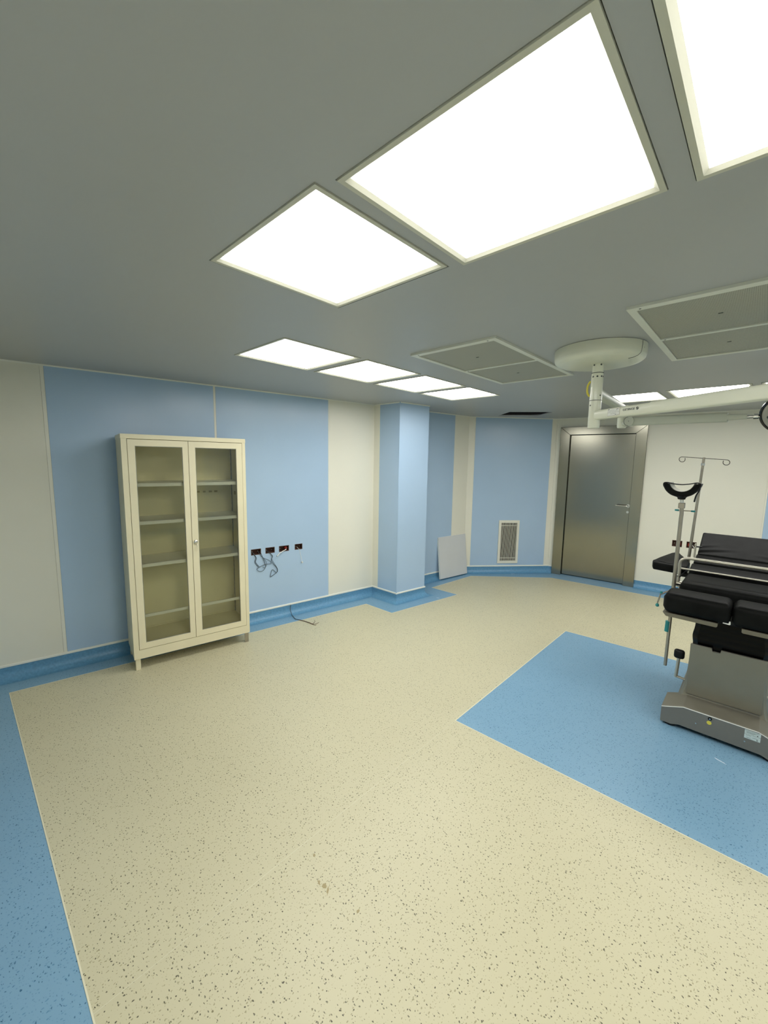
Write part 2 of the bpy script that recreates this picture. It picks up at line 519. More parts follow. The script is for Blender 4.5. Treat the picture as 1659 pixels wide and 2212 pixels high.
bm = BM(); tube(bm, [(-3.6, 5.2, H + 0.22), (-1.4, 6.6, H + 0.22)], 0.06, 12); obj('plenum_duct', bm, 'plenum_grey', ceiling)

# ceiling lights (each a thing: frame, diffuser, housing); the emission is the lamp's own light
def light_meshes():
    f = BM()
    def ring(o, i, zo, zi):
        vo_ = [f.verts.new((sx * o, sy * o, zo)) for sx, sy in ((-1, -1), (1, -1), (1, 1), (-1, 1))]
        vi_ = [f.verts.new((sx * i, sy * i, zi)) for sx, sy in ((-1, -1), (1, -1), (1, 1), (-1, 1))]
        for k in range(4):
            f.faces.new((vo_[k], vo_[(k + 1) % 4], vi_[(k + 1) % 4], vi_[k]))
    h = FR / 2; g = GL / 2
    ring(h, h, 0.024, -0.004); ring(h, h - 0.014, -0.004, -0.004); ring(h - 0.014, g, -0.004, 0.004)
    ring(g, g, 0.004, 0.02)
    d = BM(); plate(d, [-g, g], [-g, g], 0.004, 0.010, lambda u, v: False, axis='z')
    b = BM(); box(b, -h + 0.004, h - 0.004, -h + 0.004, h - 0.004, 0.014, 0.11)
    return f, d, b
f_, d_, b_ = light_meshes()
first = None
for cx, cy, lab, grp in LIGHTS:
    t = thing('ceiling_light', lab, 'ceiling light', (cx, cy, H), 0, grp)
    if 'near row' in grp: t.scale = (1.0, 0.973, 1.0)
    if first is None:
        first = [obj('frame', f_, 'lamp_frame', t), obj('diffuser', d_, 'diffuser_glow', t), obj('housing', b_, 'lamp_box', t)]
    else:
        for p in first:
            c = p.copy(); COL.objects.link(c); c.parent = t

# ceiling vents
for x0, x1, y0, y1, lab in VENTS:
    t = thing('air_vent', lab, 'air vent', ((x0 + x1) / 2, (y0 + y1) / 2, H))
    ym = y0 + 0.62
    w = 0.032
    px = [(x0 + w, x1 - w, y0 + w + 0.01, ym - 0.008), (x0 + w, x1 - w, ym + 0.02, y1 - w)]
    bm = BM(); plate(bm, [x0, x1] + [v for p in px for v in p[:2]], [y0, y1] + [v for p in px for v in p[2:]], H - 0.012, H,
                     lambda u, v: any(p[0] < u < p[1] and p[2] < v < p[3] for p in px), axis='z')
    obj('frame', bm, 'vent_frame', t, world=True)
    for p in px:
        bm = BM(); box(bm, p[0] - 0.004, p[1] + 0.004, p[2] - 0.004, p[3] + 0.004, H - 0.006, H + 0.02)
        pan = obj('perforated_panel', bm, 'perforated_sheet', t, world=True)
        bm = BM(); cxp, cyp = (p[0] + p[1]) / 2, (p[2] + p[3]) / 2
        box(bm, cxp - 0.009, cxp + 0.009, cyp - 0.003, cyp + 0.003, H - 0.008, H - 0.005); obj('latch', bm, 'print_dark', pan, world=True)
    for sx, sy in ((x0 + 0.05, y0 + 0.022), (x1 - 0.06, y0 + 0.022), (x0 + 0.05, ym + 0.006)):
        bm = BM(); cyl(bm, (sx, sy, H - 0.0125), (sx, sy, H - 0.011), 0.005, 8); obj('screw', bm, 'print_dark', t, world=True)

# ------------------------------------------------------------------ walls
def wall(name, loc, rot, length, panels, label, holes=(), extra_skip=None, core=True):
    """panels: (s0, s1, material[, z0, z1]); local +x along wall, +y into the wall"""
    bm = BM()
    box(bm, 0, length, 0.11, 0.16, -0.02, H + 0.02)
    w = structure(obj(name, bm, 'wall_core'), label)
    w.location = (loc[0], loc[1], 0); w.rotation_euler = (0, 0, rot)
    for p in panels:
        s0, s1, m = p[:3]; z0, z1 = (p[3], p[4]) if len(p) > 3 else (0.0, H + 0.01)
        hs = [h for h in holes if h[0] < s1 and h[1] > s0]
        bm = BM()
        plate(bm, [s0 + 0.0005, s1 - 0.0005] + [h[k] for h in hs for k in (0, 1)], [z0, z1] + [h[k] for h in hs for k in (2, 3)], 0.0, 0.03,
              lambda u, v: any(h[0] < u < h[1] and h[2] < v < h[3] for h in hs))
        obj('joint_strip' if m == 'cream_joint' else 'wall_panel', bm, m, w)
    return w

SOCK_L = [(2.112, 2.213), (2.268, 2.365), (2.421, 2.531), (2.607, 2.694)]
hl = [(sl(a), sl(b), 0.739, 0.797) for a, b in SOCK_L]
wall('wall_left', (wlx(Y0), Y0), ROT_L, sl(5.47),
     [(0, sl(0.530), 'cream_wall'), (sl(0.530), sl(0.554), 'cream_joint'), (sl(0.554), sl(1.786), 'blue_wall'), (sl(1.786), sl(1.806), 'cream_joint'),
      (sl(1.806), sl(3.036), 'blue_wall'), (sl(3.036), sl(3.058), 'cream_joint'), (sl(3.058), sl(5.161) if False else sl(3.70), 'cream_wall'),
      (sl(4.10), sl(5.161), 'blue_wall'), (sl(5.161), sl(5.47), 'cream_wall')],
     'long left wall of alternating cream and blue panels', holes=hl)
GR = (0.548, 0.882, 0.158, 0.852)      # grille opening on the corner wall
wall('wall_corner', A, ROT_C, LC, [(0, 0.090, 'cream_wall'), (0.090, 0.104, 'cream_joint'), (0.104, 1.326, 'blue_wall'), (1.326, LC, 'cream_wall')],
     'angled corner wall with one blue panel between cream edges', holes=[(GR[0] + 0.02, GR[1] - 0.02, GR[2] + 0.02, GR[3] - 0.02)])
DX0, DX1, DTOP = -2.377, -1.245, 2.308
SOCK_B = [(-0.845, -0.741), (-0.688, -0.588)]
hb = [(sb(a), sb(b), 0.662, 0.741) for a, b in SOCK_B]
wall('wall_back', B, ROT_B, sb(XR + 0.1),
     [(0, sb(DX0 + 0.02), 'cream_wall'), (sb(DX0 + 0.02), sb(DX1 - 0.02), 'cream_wall', DTOP - 0.02, H + 0.01), (sb(DX1 - 0.02), sb(0.020), 'cream_wall'),
      (sb(0.020), sb(0.036), 'cream_joint'), (sb(0.036), sb(1.25), 'blue_wall'), (sb(1.25), sb(2.2), 'cream_wall'), (sb(2.2), sb(XR + 0.1), 'blue_wall')],
     'back wall of cream panels around the steel door', holes=hb)
wall('wall_right', (XR, wby(XR)), -math.pi / 2, 7.8, [(0, 1.2, 'cream_wall'), (1.2, 2.6, 'blue_wall'), (2.6, 3.6, 'cream_wall'), (3.6, 5.0, 'blue_wall'), (5.0, 7.8, 'cream_wall')],
     'right wall of cream and blue panels')
wall('wall_front', (XR + 0.1, Y0), math.pi, 7.8, [(0, 1.0, 'cream_wall'), (1.0, 2.4, 'blue_wall'), (2.4, 5.0, 'cream_wall'), (5.0, 6.4, 'blue_wall'), (6.4, 7.8, 'cream_wall')],
     'wall behind the camera of cream and blue panels')
# column
bm = BM(); prism(bm, [(x + (0.03 if k in (0, 3) else -0.03), y + (0.03 if k < 2 else -0.03)) for k, (x, y) in enumerate(COLU)], -0.01, H + 0.01)
colw = structure(obj('wall_column', bm, 'wall_core'), 'blue clad column standing out from the left wall')
def col_panel(p, q, f0, f1, m):
    p, q = Vector(p), Vector(q); d = q - p; n = Vector((d.y, -d.x)).normalized()
    a, b = p + d * f0, p + d * f1
    bm_ = BM(); prism(bm_, [tuple(a), tuple(b), tuple(b - n * 0.03), tuple(a - n * 0.03)], 0, H + 0.008)
    obj('wall_panel', bm_, m, colw)
col_panel(COLU[0], COLU[1], 0.0, 0.235, 'cream_wall')
col_panel(COLU[0], COLU[1], 0.236, 0.999, 'blue_wall')
col_panel(COLU[1], COLU[2], 0.0, 1.0, 'blue_wall')
col_panel(COLU[2], COLU[3], 0.071, 1.0, 'blue_wall')
bm = BM(); tube(bm, [(COLU[1][0] + 0.002, COLU[1][1] - 0.002, 0.1), (COLU[1][0] + 0.002, COLU[1][1] - 0.002, H)], 0.006, 8); obj('corner_bead', bm, 'blue_wall', colw)

# swept coving, cap strip and ceiling strip along the walls
def offset_pts(path, d):
    out = []
    for i, p in enumerate(path):
        p = Vector(p)
        ns = []
        if i > 0:
            e = (p - Vector(path[i - 1])).normalized(); ns.append(Vector((e.y, -e.x)))
        if i < len(path) - 1:
            e = (Vector(path[i + 1]) - p).normalized(); ns.append(Vector((e.y, -e.x)))
        if len(ns) == 1: out.append(p + ns[0] * d)
        else:
            m = (ns[0] + ns[1]).normalized()
            out.append(p + m * (d / max(0.2, m.dot(ns[0]))))
    return out
def sweep(path, prof, names, mat):
    offs = [offset_pts(path, d) for d, z in prof]
    for i in range(len(path) - 1):
        b = BM()
        ra = [b.verts.new((*offs[k][i], prof[k][1])) for k in range(len(prof))]
        rb = [b.verts.new((*offs[k][i + 1], prof[k][1])) for k in range(len(prof))]
        n = len(prof)
        for k in range(n):
            b.faces.new((ra[k], ra[(k + 1) % n], rb[(k + 1) % n], rb[k]))
        b.faces.new(ra); b.faces.new(rb[::-1])
        structure(obj(names[i], b, mat, smooth=True))
RC = 0.065
CT = 0.105
cove = [(0.0, CT), (0.004, CT), (0.004, RC)] + [(0.004 + RC + RC * math.cos(a), RC + 0.001 + RC * math.sin(a)) for a in [math.pi * (1 + 0.5 * k / 7) for k in range(1, 8)]] + [(0.004 + RC + 0.02, 0.0008), (0.0, 0.0008)]
cap = [(0.0, CT), (0.009, CT), (0.009, CT + 0.014), (0.005, CT + 0.018), (0.0, CT + 0.018)]
top = [(0.0, H - 0.011), (0.005, H - 0.011), (0.006, H - 0.006), (0.006, H), (0.0, H)]
PATH1 = [(wlx(Y0), Y0)] + [(wlx(3.69), 3.69)] + COLU[1:] + [tuple(A), tuple(B), (DX0, wby(DX0))]
n1 = ['left', 'column', 'column', 'column', 'left', 'corner', 'back']
PATH2 = [(DX1, wby(DX1)), (XR, wby(XR)), (XR, Y0), (wlx(Y0), Y0)]
n2 = ['back', 'right', 'front']
sweep(PATH1, cove, ['baseboard_' + n for n in n1], 'cove_blue')
sweep(PATH2, cove, ['baseboard_' + n for n in n2], 'cove_blue')
sweep(PATH1[:-1] + [(DX0, wby(DX0))], cap, ['trim_%d' % k for k in range(1, 8)], 'white_trim')
sweep(PATH2, [(d * 0.5, z if k < 2 else CT + 0.004) for k, (d, z) in enumerate(cap)], ['trim_%d' % k for k in range(8, 11)], 'white_trim')
PATH3 = PATH1[:-1] + [(XR, wby(XR)), (XR, Y0), (wlx(Y0), Y0)]
sweep(PATH3, top, ['trim_%d' % k for k in range(11, 11 + len(PATH3) - 1)], 'white_trim')

# ------------------------------------------------------------------ steel door
door = bpy.data.objects.new('door_1', None); COL.objects.link(door)
door.location = (B.x, B.y, 0); door.rotation_euler = (0, 0, ROT_B)
structure(door, 'brushed stainless steel door in a wide steel frame')
d0, d1 = sb(DX0), sb(DX1)
FW = 0.138
def jamb(pts, m='door_steel', nm='door_frame'):
    bm_ = BM(); prism(bm_, pts, -0.032, 0.09, axis='y', bevel=0.003, seg=1); return obj(nm, bm_, m, door)
jamb([(d0, 0.0), (d0 + FW, 0.0), (d0 + FW, DTOP - FW + 0.022), (d0, DTOP)])
jamb([(d1 - FW, 0.0), (d1, 0.0), (d1, DTOP), (d1 - FW, DTOP - FW + 0.022)])
jamb([(d0, DTOP), (d0 + FW, DTOP - FW + 0.022), (d1 - FW, DTOP - FW + 0.022), (d1, DTOP)])
bm = BM(); box(bm, d0 + FW + 0.005, d1 - FW - 0.004, 0.020, 0.062, 0.012, DTOP - FW + 0.016, bevel=0.002)
leaf = obj('door_leaf', bm, 'door_steel', door)
bm = BM(); box(bm, d0 + FW, d1 - FW, 0.065, 0.085, 0.0, DTOP - FW + 0.022); obj('door_stop', bm, 'dark_void', door)
hx = sb(-1.405)
bm = BM()
cyl(bm, (hx, 0.020, 1.166), (hx, 0.012, 1.166), 0.024, 20)
tube(bm, smooth_path([(hx, 0.018, 1.166), (hx, -0.035, 1.166), (hx - 0.012, -0.045, 1.166), (hx - 0.06, -0.045, 1.167), (hx - 0.15, -0.042, 1.168)], 5), 0.009, 10)
obj('handle', bm, 'chrome', leaf, smooth=True)
bm = BM(); cyl(bm, (hx, 0.020, 1.075), (hx, 0.013, 1.075), 0.017, 16); cyl(bm, (hx, 0.014, 1.075), (hx, 0.008, 1.075), 0.008, 12); obj('lock', bm, 'chrome', leaf, smooth=True)

# ------------------------------------------------------------------ return air grille on the corner wall
gr = thing('wall_grille', 'white framed vertical slat air grille low on the blue corner wall', 'air grille', (A.x, A.y, 0), ROT_C)
g0, g1, gz0, gz1 = GR
bm = BM(); plate(bm, [g0, g0 + 0.036, g1 - 0.036, g1], [gz0, gz0 + 0.04, gz1 - 0.04, gz1], -0.014, 0.0, lambda u, v: g0 + 0.036 < u < g1 - 0.036 and gz0 + 0.04 < v < gz1 - 0.04)
obj('frame', bm, 'grille_white', gr)
bm = BM(); box(bm, g0 + 0.02, g1 - 0.02, 0.05, 0.055, gz0 + 0.02, gz1 - 0.02); obj('back_plate', bm, 'dark_void', gr)
slat_me = None
ns = 15
for k in range(ns):
    s = g0 + 0.045 + (g1 - g0 - 0.09) * k / (ns - 1)
    if slat_me is None:
        bm = BM(); box(bm, -0.0022, 0.0022, -0.008, -0.001, gz0 + 0.041, gz1 - 0.041)
        o = obj('slat', bm, 'grille_white', gr); slat_me = o.data
    else:
        o = bpy.data.objects.new('slat', slat_me); COL.objects.link(o); o.parent = gr
    o.location = (s, 0, 0)
for z in (gz0 + 0.085, gz1 - 0.085):
    bm = BM(); box(bm, g0 + 0.036, g1 - 0.036, -0.006, -0.002, z - 0.004, z + 0.004); obj('cross_bar', bm, 'grille_white', gr)

# ------------------------------------------------------------------ open socket boxes with loose cables
def socket(name, label, loc, rot, s0, s1, z0, z1, inner, group):
    t = thing(name, label, 'socket box', (loc[0], loc[1], 0), rot, group)
    b = BM()
    e = 0.003
    plate(b, [s0 - e, s0 + e, s1 - e, s1 + e], [z0 - e, z0 + e, z1 - e, z1 + e], -0.001, 0.05, lambda u, v: s0 + e < u < s1 - e and z0 + e < v < z1 - e)
    obj('box', b, inner, t)
    b = BM(); box(b, s0, s1, 0.046, 0.05, z0, z1); obj('back', b, 'dark_void' if inner != 'brown_box' else 'brown_box', t)
    for f in (0.2, 0.8):
        b = BM(); sx = s0 + (s1 - s0) * f; zz = (z0 + z1) / 2
        cyl(b, (sx, 0.03, zz), (sx, 0.047, zz), 0.005, 8); obj('screw_lug', b, 'pole_steel', t)
    return t
LP = (wlx(Y0), Y0)
def wpts(pts, off):    # (y, z) or (y,z,out) on the left wall -> local points
    return [(sl(p[0]), -(p[2] if len(p) > 2 else off), p[1]) for p in pts]
labs = ['open wall socket box with two looped dark cables, nearest the glass cabinet',
        'open wall socket box with one dangling cable loop, second from the cabinet',
        'open wall socket box with red insert and a short white cable',
        'small open wall socket box with a thin cord hanging, farthest from the cabinet']
socks = [socket('socket_box', labs[k], LP, ROT_L, *hl[k][:2], hl[k][2], hl[k][3], 'brown_box', 'open socket boxes on the left wall') for k in range(4)]
def cable(parent, pts, r, mat, nm='cable', k=6):
    b = BM(); tube(b, smooth_path(pts, k), r, 7); return obj(nm, b, mat, parent, smooth=True)
cable(socks[0], wpts([(2.127, 0.769, -0.03), (2.135, 0.745, 0.004), (2.155, 0.705), (2.144, 0.658), (2.18, 0.604)], 0.006), 0.0026, 'cable_dark')
cable(socks[0], wpts([(2.130, 0.765, -0.03), (2.142, 0.742, 0.008), (2.161, 0.702), (2.152, 0.660), (2.190, 0.604)], 0.012), 0.0026, 'cable_dark')
cable(socks[0], wpts([(2.195, 0.765, -0.03), (2.203, 0.735, 0.004), (2.237, 0.694), (2.298, 0.66), (2.322, 0.619), (2.254, 0.62), (2.192, 0.602), (2.164, 0.581), (2.191, 0.553), (2.234, 0.558), (2.259, 0.598), (2.248, 0.649), (2.231, 0.695), (2.215, 0.745, 0.004), (2.205, 0.765, -0.03)], 0.010), 0.0026, 'cable_dark')
cable(socks[0], wpts([(2.24, 0.69), (2.268, 0.64), (2.262, 0.60), (2.24, 0.585), (2.225, 0.60)], 0.014), 0.0022, 'cable_dark')
cable(socks[1], wpts([(2.287, 0.76, -0.03), (2.30, 0.742, 0.004), (2.34, 0.704), (2.326, 0.65), (2.385, 0.56), (2.381, 0.51), (2.334, 0.549), (2.31, 0.477), (2.326, 0.478), (2.384, 0.509)], 0.008), 0.0028, 'cable_dark')
cable(socks[1], wpts([(2.292, 0.76, -0.03), (2.31, 0.745, 0.008), (2.330, 0.704), (2.330, 0.665), (2.36, 0.61), (2.392, 0.55), (2.388, 0.515)], 0.014), 0.0022, 'cable_dark')
bm = BM(); lathe(bm, [(0, 0), (0.016, 0.0), (0.018, 0.012), (0.010, 0.026), (0, 0.028)], (sl(2.50), 0.03, 0.772), 14, (0.2, -1, 0)); obj('red_plug', bm, 'red_socket', socks[2], smooth=True)
cable(socks[2], wpts([(2.505, 0.760, -0.02), (2.495, 0.756, 0.006), (2.452, 0.743, 0.02), (2.413, 0.729, 0.03), (2.387, 0.704, 0.035), (2.378, 0.701, 0.035)], 0.02), 0.004, 'cable_white')
bm = BM(); cyl(bm, (sl(2.380), -0.035, 0.702), (sl(2.374), -0.035, 0.699), 0.005, 8); obj('cable_end', bm, 'print_dark', socks[2])
cable(socks[3], wpts([(2.639, 0.765, -0.03), (2.648, 0.745, 0.004), (2.656, 0.733, 0.01), (2.673, 0.653, 0.012), (2.686, 0.592, 0.012)], 0.01), 0.002, 'cable_white')
bm = BM(); box(bm, sl(2.679), sl(2.695), -0.018, -0.006, 0.575, 0.592); tagm = obj('connector', bm, 'label_white', socks[3])
bm = BM(); box(bm, sl(2.681), sl(2.693), -0.0185, -0.018, 0.580, 0.583); obj('connector_slot', bm, 'print_dark', tagm)
bl = ['open dark red socket box behind the leg holder pole, nearer the steel door',
      'open dark red socket box with a white cord end, beside the infusion pole']
bs = [socket('socket_box', bl[k], B, ROT_B, *hb[k][:2], hb[k][2], hb[k][3], 'brown_box', 'open socket boxes on the back wall') for k in range(2)]
bm = BM(); box(bm, hb[0][0] + 0.055, hb[0][1] - 0.01, 0.02, 0.044, 0.675, 0.725, bevel=0.004); obj('red_insert', bm, 'red_socket', bs[0])
bm = BM(); box(bm, hb[1][0] + 0.01, hb[1][1] - 0.05, 0.02, 0.044, 0.675, 0.725, bevel=0.004); obj('red_insert', bm, 'red_socket', bs[1])
sx = hb[1][1] - 0.03
cable(bs[1], [(sx - 0.01, 0.03, 0.70), (sx, -0.01, 0.69), (sx + 0.02, -0.02, 0.66)], 0.004, 'cable_white')
cable(bs[1], [(sx + 0.02, -0.02, 0.66), (sx + 0.022, -0.02, 0.63), (sx + 0.015, -0.018, 0.60), (sx + 0.022, -0.02, 0.585)], 0.0015, 'cable_white', 'loose_strand')

# cable coming out of the coving onto the floor
fc = thing('floor_cable', 'thin dark cable from the blue coving ending in a frayed tip on the floor', 'cable', (-3.6, 2.50, 0))
bm = BM(); tube(bm, smooth_path([(wlx(2.54) - 0.0, 2.54, 0.104), (wlx(2.54) + 0.012, 2.54, 0.098), (wlx(2.53) + 0.02, 2.53, 0.06), (wlx(2.52) + 0.07, 2.515, 0.014), (-3.70, 2.50, 0.006), (-3.641, 2.482, 0.005), (-3.59, 2.497, 0.004)], 6), 0.0035, 7)
obj('sheath', bm, 'cable_dark', fc, smooth=True, world=True)
bm = BM(); tube(bm, smooth_path([(-3.59, 2.497, 0.004), (-3.532, 2.511, 0.005), (-3.444, 2.522, 0.008), (-3.385, 2.527, 0.006)], 5), 0.004, 7)
obj('core', bm, 'cable_brown', fc, smooth=True, world=True)
for p in ([(-3.39, 2.527, 0.006), (-3.39, 2.56, 0.02), (-3.40, 2.565, 0.035)], [(-3.39, 2.527, 0.006), (-3.37, 2.56, 0.004), (-3.375, 2.60, 0.006)], [(-3.39, 2.527, 0.006), (-3.36, 2.53, 0.003), (-3.345, 2.545, 0.003)]):
    bm = BM(); tube(bm, smooth_path(p, 4), 0.0022, 6); obj('strand', bm, 'cable_brown', fc, smooth=True, world=True)

# ------------------------------------------------------------------ leaning ceiling tile
ty = 4.86
tile = thing('ceiling_tile', 'loose grey square ceiling panel leaning in the corner behind the blue column', 'panel', (wlx(ty) + 0.085, ty, 0.018), ROT_L)
tile.rotation_euler = (-math.radians(6.5), 0, ROT_L)
bm = BM(); box(bm, 0, 0.60, -0.003, 0.0, 0.0, 0.625, bevel=0.001, seg=1); obj('face_sheet', bm, 'tile_grey', tile)
bm = BM(); plate(bm, [0, 0.012, 0.588, 0.60], [0, 0.012, 0.613, 0.625], 0.0, 0.024, lambda u, v: 0.012 < u < 0.588 and 0.012 < v < 0.613); obj('edge_flange', bm, 'white_trim', tile)

# ------------------------------------------------------------------ glass front cabinet
cab_rot = math.atan2(1.0, 0.158)
cab = thing('glass_cabinet', 'cream metal cabinet with two glass doors and empty shelves against the blue wall', 'cabinet', (-3.6275, 0.912, 0), cab_rot)
CW, CH, CD, CZ = 0.953, 1.928, 0.40, 0.096
t = 0.018
bm = BM()
box(bm, 0, t, 0.0, CD, CZ, CH - 0.036); box(bm, CW - t, CW, 0.0, CD, CZ, CH - 0.036)
obj('side_panel', bm, 'cabinet_cream', cab)
bm = BM(); box(bm, t, CW - t, CD - 0.006, CD, CZ, CH - 0.02); obj('back_panel', bm, 'cabinet_inside', cab)
bm = BM(); box(bm, -0.003, CW + 0.003, -0.003, CD, CH - 0.036, CH, bevel=0.002); obj('top_cap', bm, 'cabinet_cream', cab)
bm = BM(); box(bm, t, CW - t, 0.012, CD - 0.006, 0.19, 0.205); box(bm, t, CW - t, CD - 0.012, CD - 0.0065, 0.20, 0.215); obj('bottom_shelf', bm, 'cabinet_inside', cab)
bm = BM(); box(bm, -0.0005, CW + 0.0005, -0.0015, 0.014, CZ - 0.0005, 0.172); box(bm, t, CW - t, 0.014, CD - 0.007, CZ, CZ + 0.01); obj('plinth', bm, 'cabinet_cream', cab)
bm = BM(); box(bm, -0.0004, 0.038, -0.0015, 0.014, 0.172, CH - 0.036); obj('stile', bm, 'cabinet_cream', cab)
bm = BM(); box(bm, CW - 0.028, CW + 0.0004, -0.0015, 0.014, 0.172, CH - 0.036); obj('stile', bm, 'cabinet_cream', cab)
for z in (1.545, 1.235, 0.882, 0.452):
    sh = BM(); box(sh, t + 0.002, CW - t - 0.002, 0.040, CD - 0.01, z - 0.004, z); box(sh, t + 0.002, CW - t - 0.002, 0.040, 0.044, z - 0.030, z)
    if z < 0.5:
        bmesh.ops.delete(sh, geom=sh.verts[:], context='VERTS')
        box(sh, t + 0.002, CW - t - 0.002, 0.040, 0.052, z - 0.024, z)
    obj('shelf' if z > 0.5 else 'front_bar', sh, 'shelf_white', cab)
for x in (t + 0.002, CW - t - 0.006):
    for y in (0.07, CD - 0.06):
        b = BM(); box(b, x, x + 0.004, y, y + 0.016, 0.21, CH - 0.04); rail = obj('shelf_rail', b, 'rail_grey', cab)
b = BM()
for k in range(34):
    z = 0.25 + k * 0.048
    box(b, CW - t - 0.0068, CW - t - 0.0058, CD - 0.056, CD - 0.050, z, z + 0.012)
hs = obj('rail_slots', b, 'print_dark', cab); hs['kind'] = 'stuff'
for x, w_, m in ((0.62, 0.026, 0), (0.675, 0.024, 0), (0.728, 0.030, 0), (0.778, 0.030, 0)):
    b = BM(); box(b, x, x + w_, CD - 0.0075, CD - 0.006, 1.425, 1.437 + 0.004); obj('tape_mark', b, 'tape_residue', cab)
b = BM(); box(b, CW - t - 0.001, CW - t, CD - 0.16, CD - 0.11, 1.405, 1.44); obj('tape_mark', b, 'tape_residue', cab)
def cab_door(x0, x1, gx0, gx1):
    z0, z1, gz0_, gz1_ = 0.176, CH - 0.040, 0.226, 1.838
    b_ = BM(); plate(b_, [x0, gx0, gx1, x1], [z0, gz0_, gz1_, z1], -0.004, 0.012, lambda u, v: gx0 < u < gx1 and gz0_ < v < gz1_)
    d = obj('door', b_, 'cabinet_cream', cab)
    b_ = BM(); box(b_, gx0 - 0.004, gx1 + 0.004, 0.005, 0.009, gz0_ - 0.004, gz1_ + 0.004); obj('glass_pane', b_, 'cabinet_glass', d)
    b_ = BM(); e = 0.004; plate(b_, [gx0 - 0.001, gx0 + e, gx1 - e, gx1 + 0.001], [gz0_ - 0.001, gz0_ + e, gz1_ - e, gz1_ + 0.001], 0.0, 0.005, lambda u, v: gx0 + e < u < gx1 - e and gz0_ + e < v < gz1_ - e)
    obj('pane_gasket', b_, 'rail_grey', d)
    return d
dl = cab_door(0.041, 0.473, 0.090, 0.430)
dr = cab_door(0.477, CW - 0.031, 0.528, 0.872)
b = BM(); lathe(b, [(0, 0.012), (0.010, 0.012), (0.016, 0.008), (0.018, 0.0)], (0.503, -0.004, 1.030), 18, (0, -1, 0)); lk = obj('lock', b, 'chrome', dr, smooth=True)
b = BM(); box(b, 0.5015, 0.5045, -0.032, -0.014, 1.026, 1.040); lathe(b, [(0, -0.0012), (0.012, -0.0012), (0.012, 0.0012), (0, 0.0012)], (0.506, -0.030, 1.008), 14, (1, 0, 0)); box(b, 0.506, 0.509, -0.031, -0.027, 0.955, 1.0)
obj('key', b, 'chrome', dr)
for x in (0.008, CW - 0.046):
    for y in (0.010, CD - 0.045):
        b = BM(); box(b, x, x + 0.036, y, y + 0.004, 0.0, CZ + 0.004); box(b, x if x < 0.4 else x + 0.033, x + 0.003 if x < 0.4 else x + 0.036, y, y + 0.034, 0.0, CZ + 0.004)
        obj('leg', b, 'cabinet_cream' if x < 0.4 else 'pole_steel', cab)

# ------------------------------------------------------------------ surgical lamp on the ceiling
SX, SY = -0.815, 2.772
sl_ = thing('surgical_lamp', 'white ceiling mounted surgical lamp with two long jointed arms', 'surgical lamp', (SX, SY, H))
bm = BM(); lathe(bm, [(0, -0.087), (0.205, -0.086), (0.232, -0.080), (0.246, -0.069), (0.2505, -0.056), (0.252, -0.03), (0.252, -0.002), (0, -0.002)], (SX, SY, H), 64)
cover = obj('ceiling_cover', bm, 'equipment_white', sl_, smooth=True, world=True)
ca = math.atan2(-SY, -SX) + 1.0
def seam_pts(ang):
    return [(SX + r * math.cos(ang), SY + r * math.sin(ang), H + h) for r, h in [(0.2525, -0.004), (0.2525, -0.03), (0.2505, -0.057), (0.246, -0.0695), (0.232, -0.0808), (0.205, -0.087), (0.18, -0.0872)]]
bm = BM(); tube(bm, seam_pts(ca), 0.0014, 6); obj('cover_seam', bm, 'print_dark', cover, world=True)
bm = BM(); a2 = ca + 0.10; cyl(bm, (SX + 0.249 * math.cos(a2), SY + 0.249 * math.sin(a2), H - 0.035), (SX + 0.2515 * math.cos(a2), SY + 0.2515 * math.sin(a2), H - 0.035), 0.004, 8); obj('screw', bm, 'print_dark', cover, world=True)
PR = 0.034
bm = BM(); lathe(bm, [(0, 2.305), (0.031, 2.305), (0.031, 2.37), (0, 2.37)], (SX, SY, 0), 32); obj('collar', bm, 'equipment_white', sl_, smooth=True, world=True)
bm = BM(); lathe(bm, [(0, 2.143), (PR, 2.143), (PR, 2.26), (0.033, 2.305), (0, 2.305)], (SX, SY, 0), 32); hub1 = obj('upper_hub', bm, 'equipment_white', sl_, smooth=True, world=True)
bm = BM(); lathe(bm, [(0, 1.974), (PR - 0.002, 1.974), (PR, 1.977), (PR, 2.10), (PR, 2.14), (0, 2.14)], (SX, SY, 0), 32); hub2 = obj('lower_hub', bm, 'equipment_white', sl_, smooth=True, world=True)
for z in (2.306, 2.1415):
    bm = BM(); lathe(bm, [(0.03, z - 0.0015), (PR + 0.0008, z - 0.0015), (PR + 0.0008, z + 0.0015), (0.03, z + 0.0015)], (SX, SY, 0), 32); obj('joint_ring', bm, 'print_dark', sl_, world=True)
vd = math.atan2(-SY, -SX)
for dz, das in ((2.283, (-0.75, 0.0, 0.75, 1.2)), (2.352, (-0.75, 0.55))):
    for da in das:
        a = vd + da; R_ = PR - 0.0015 if dz < 2.3 else 0.031
        bm = BM(); cyl(bm, (SX + (R_ - 0.004) * math.cos(a), SY + (R_ - 0.004) * math.sin(a), dz), (SX + (R_ + 0.001) * math.cos(a), SY + (R_ + 0.001) * math.sin(a), dz), 0.0055, 10)
        obj('screw', bm, 'print_dark', hub1, world=True)
for dz, da, hb_ in ((2.112, -0.9, hub2), (2.170, 0.75, hub1)):
    a = vd + da
    bm = BM(); cyl(bm, (SX + (PR - 0.004) * math.cos(a), SY + (PR - 0.004) * math.sin(a), dz), (SX + (PR + 0.001) * math.cos(a), SY + (PR + 0.001) * math.sin(a), dz), 0.0045, 10); obj('screw', bm, 'print_dark', hb_, world=True)
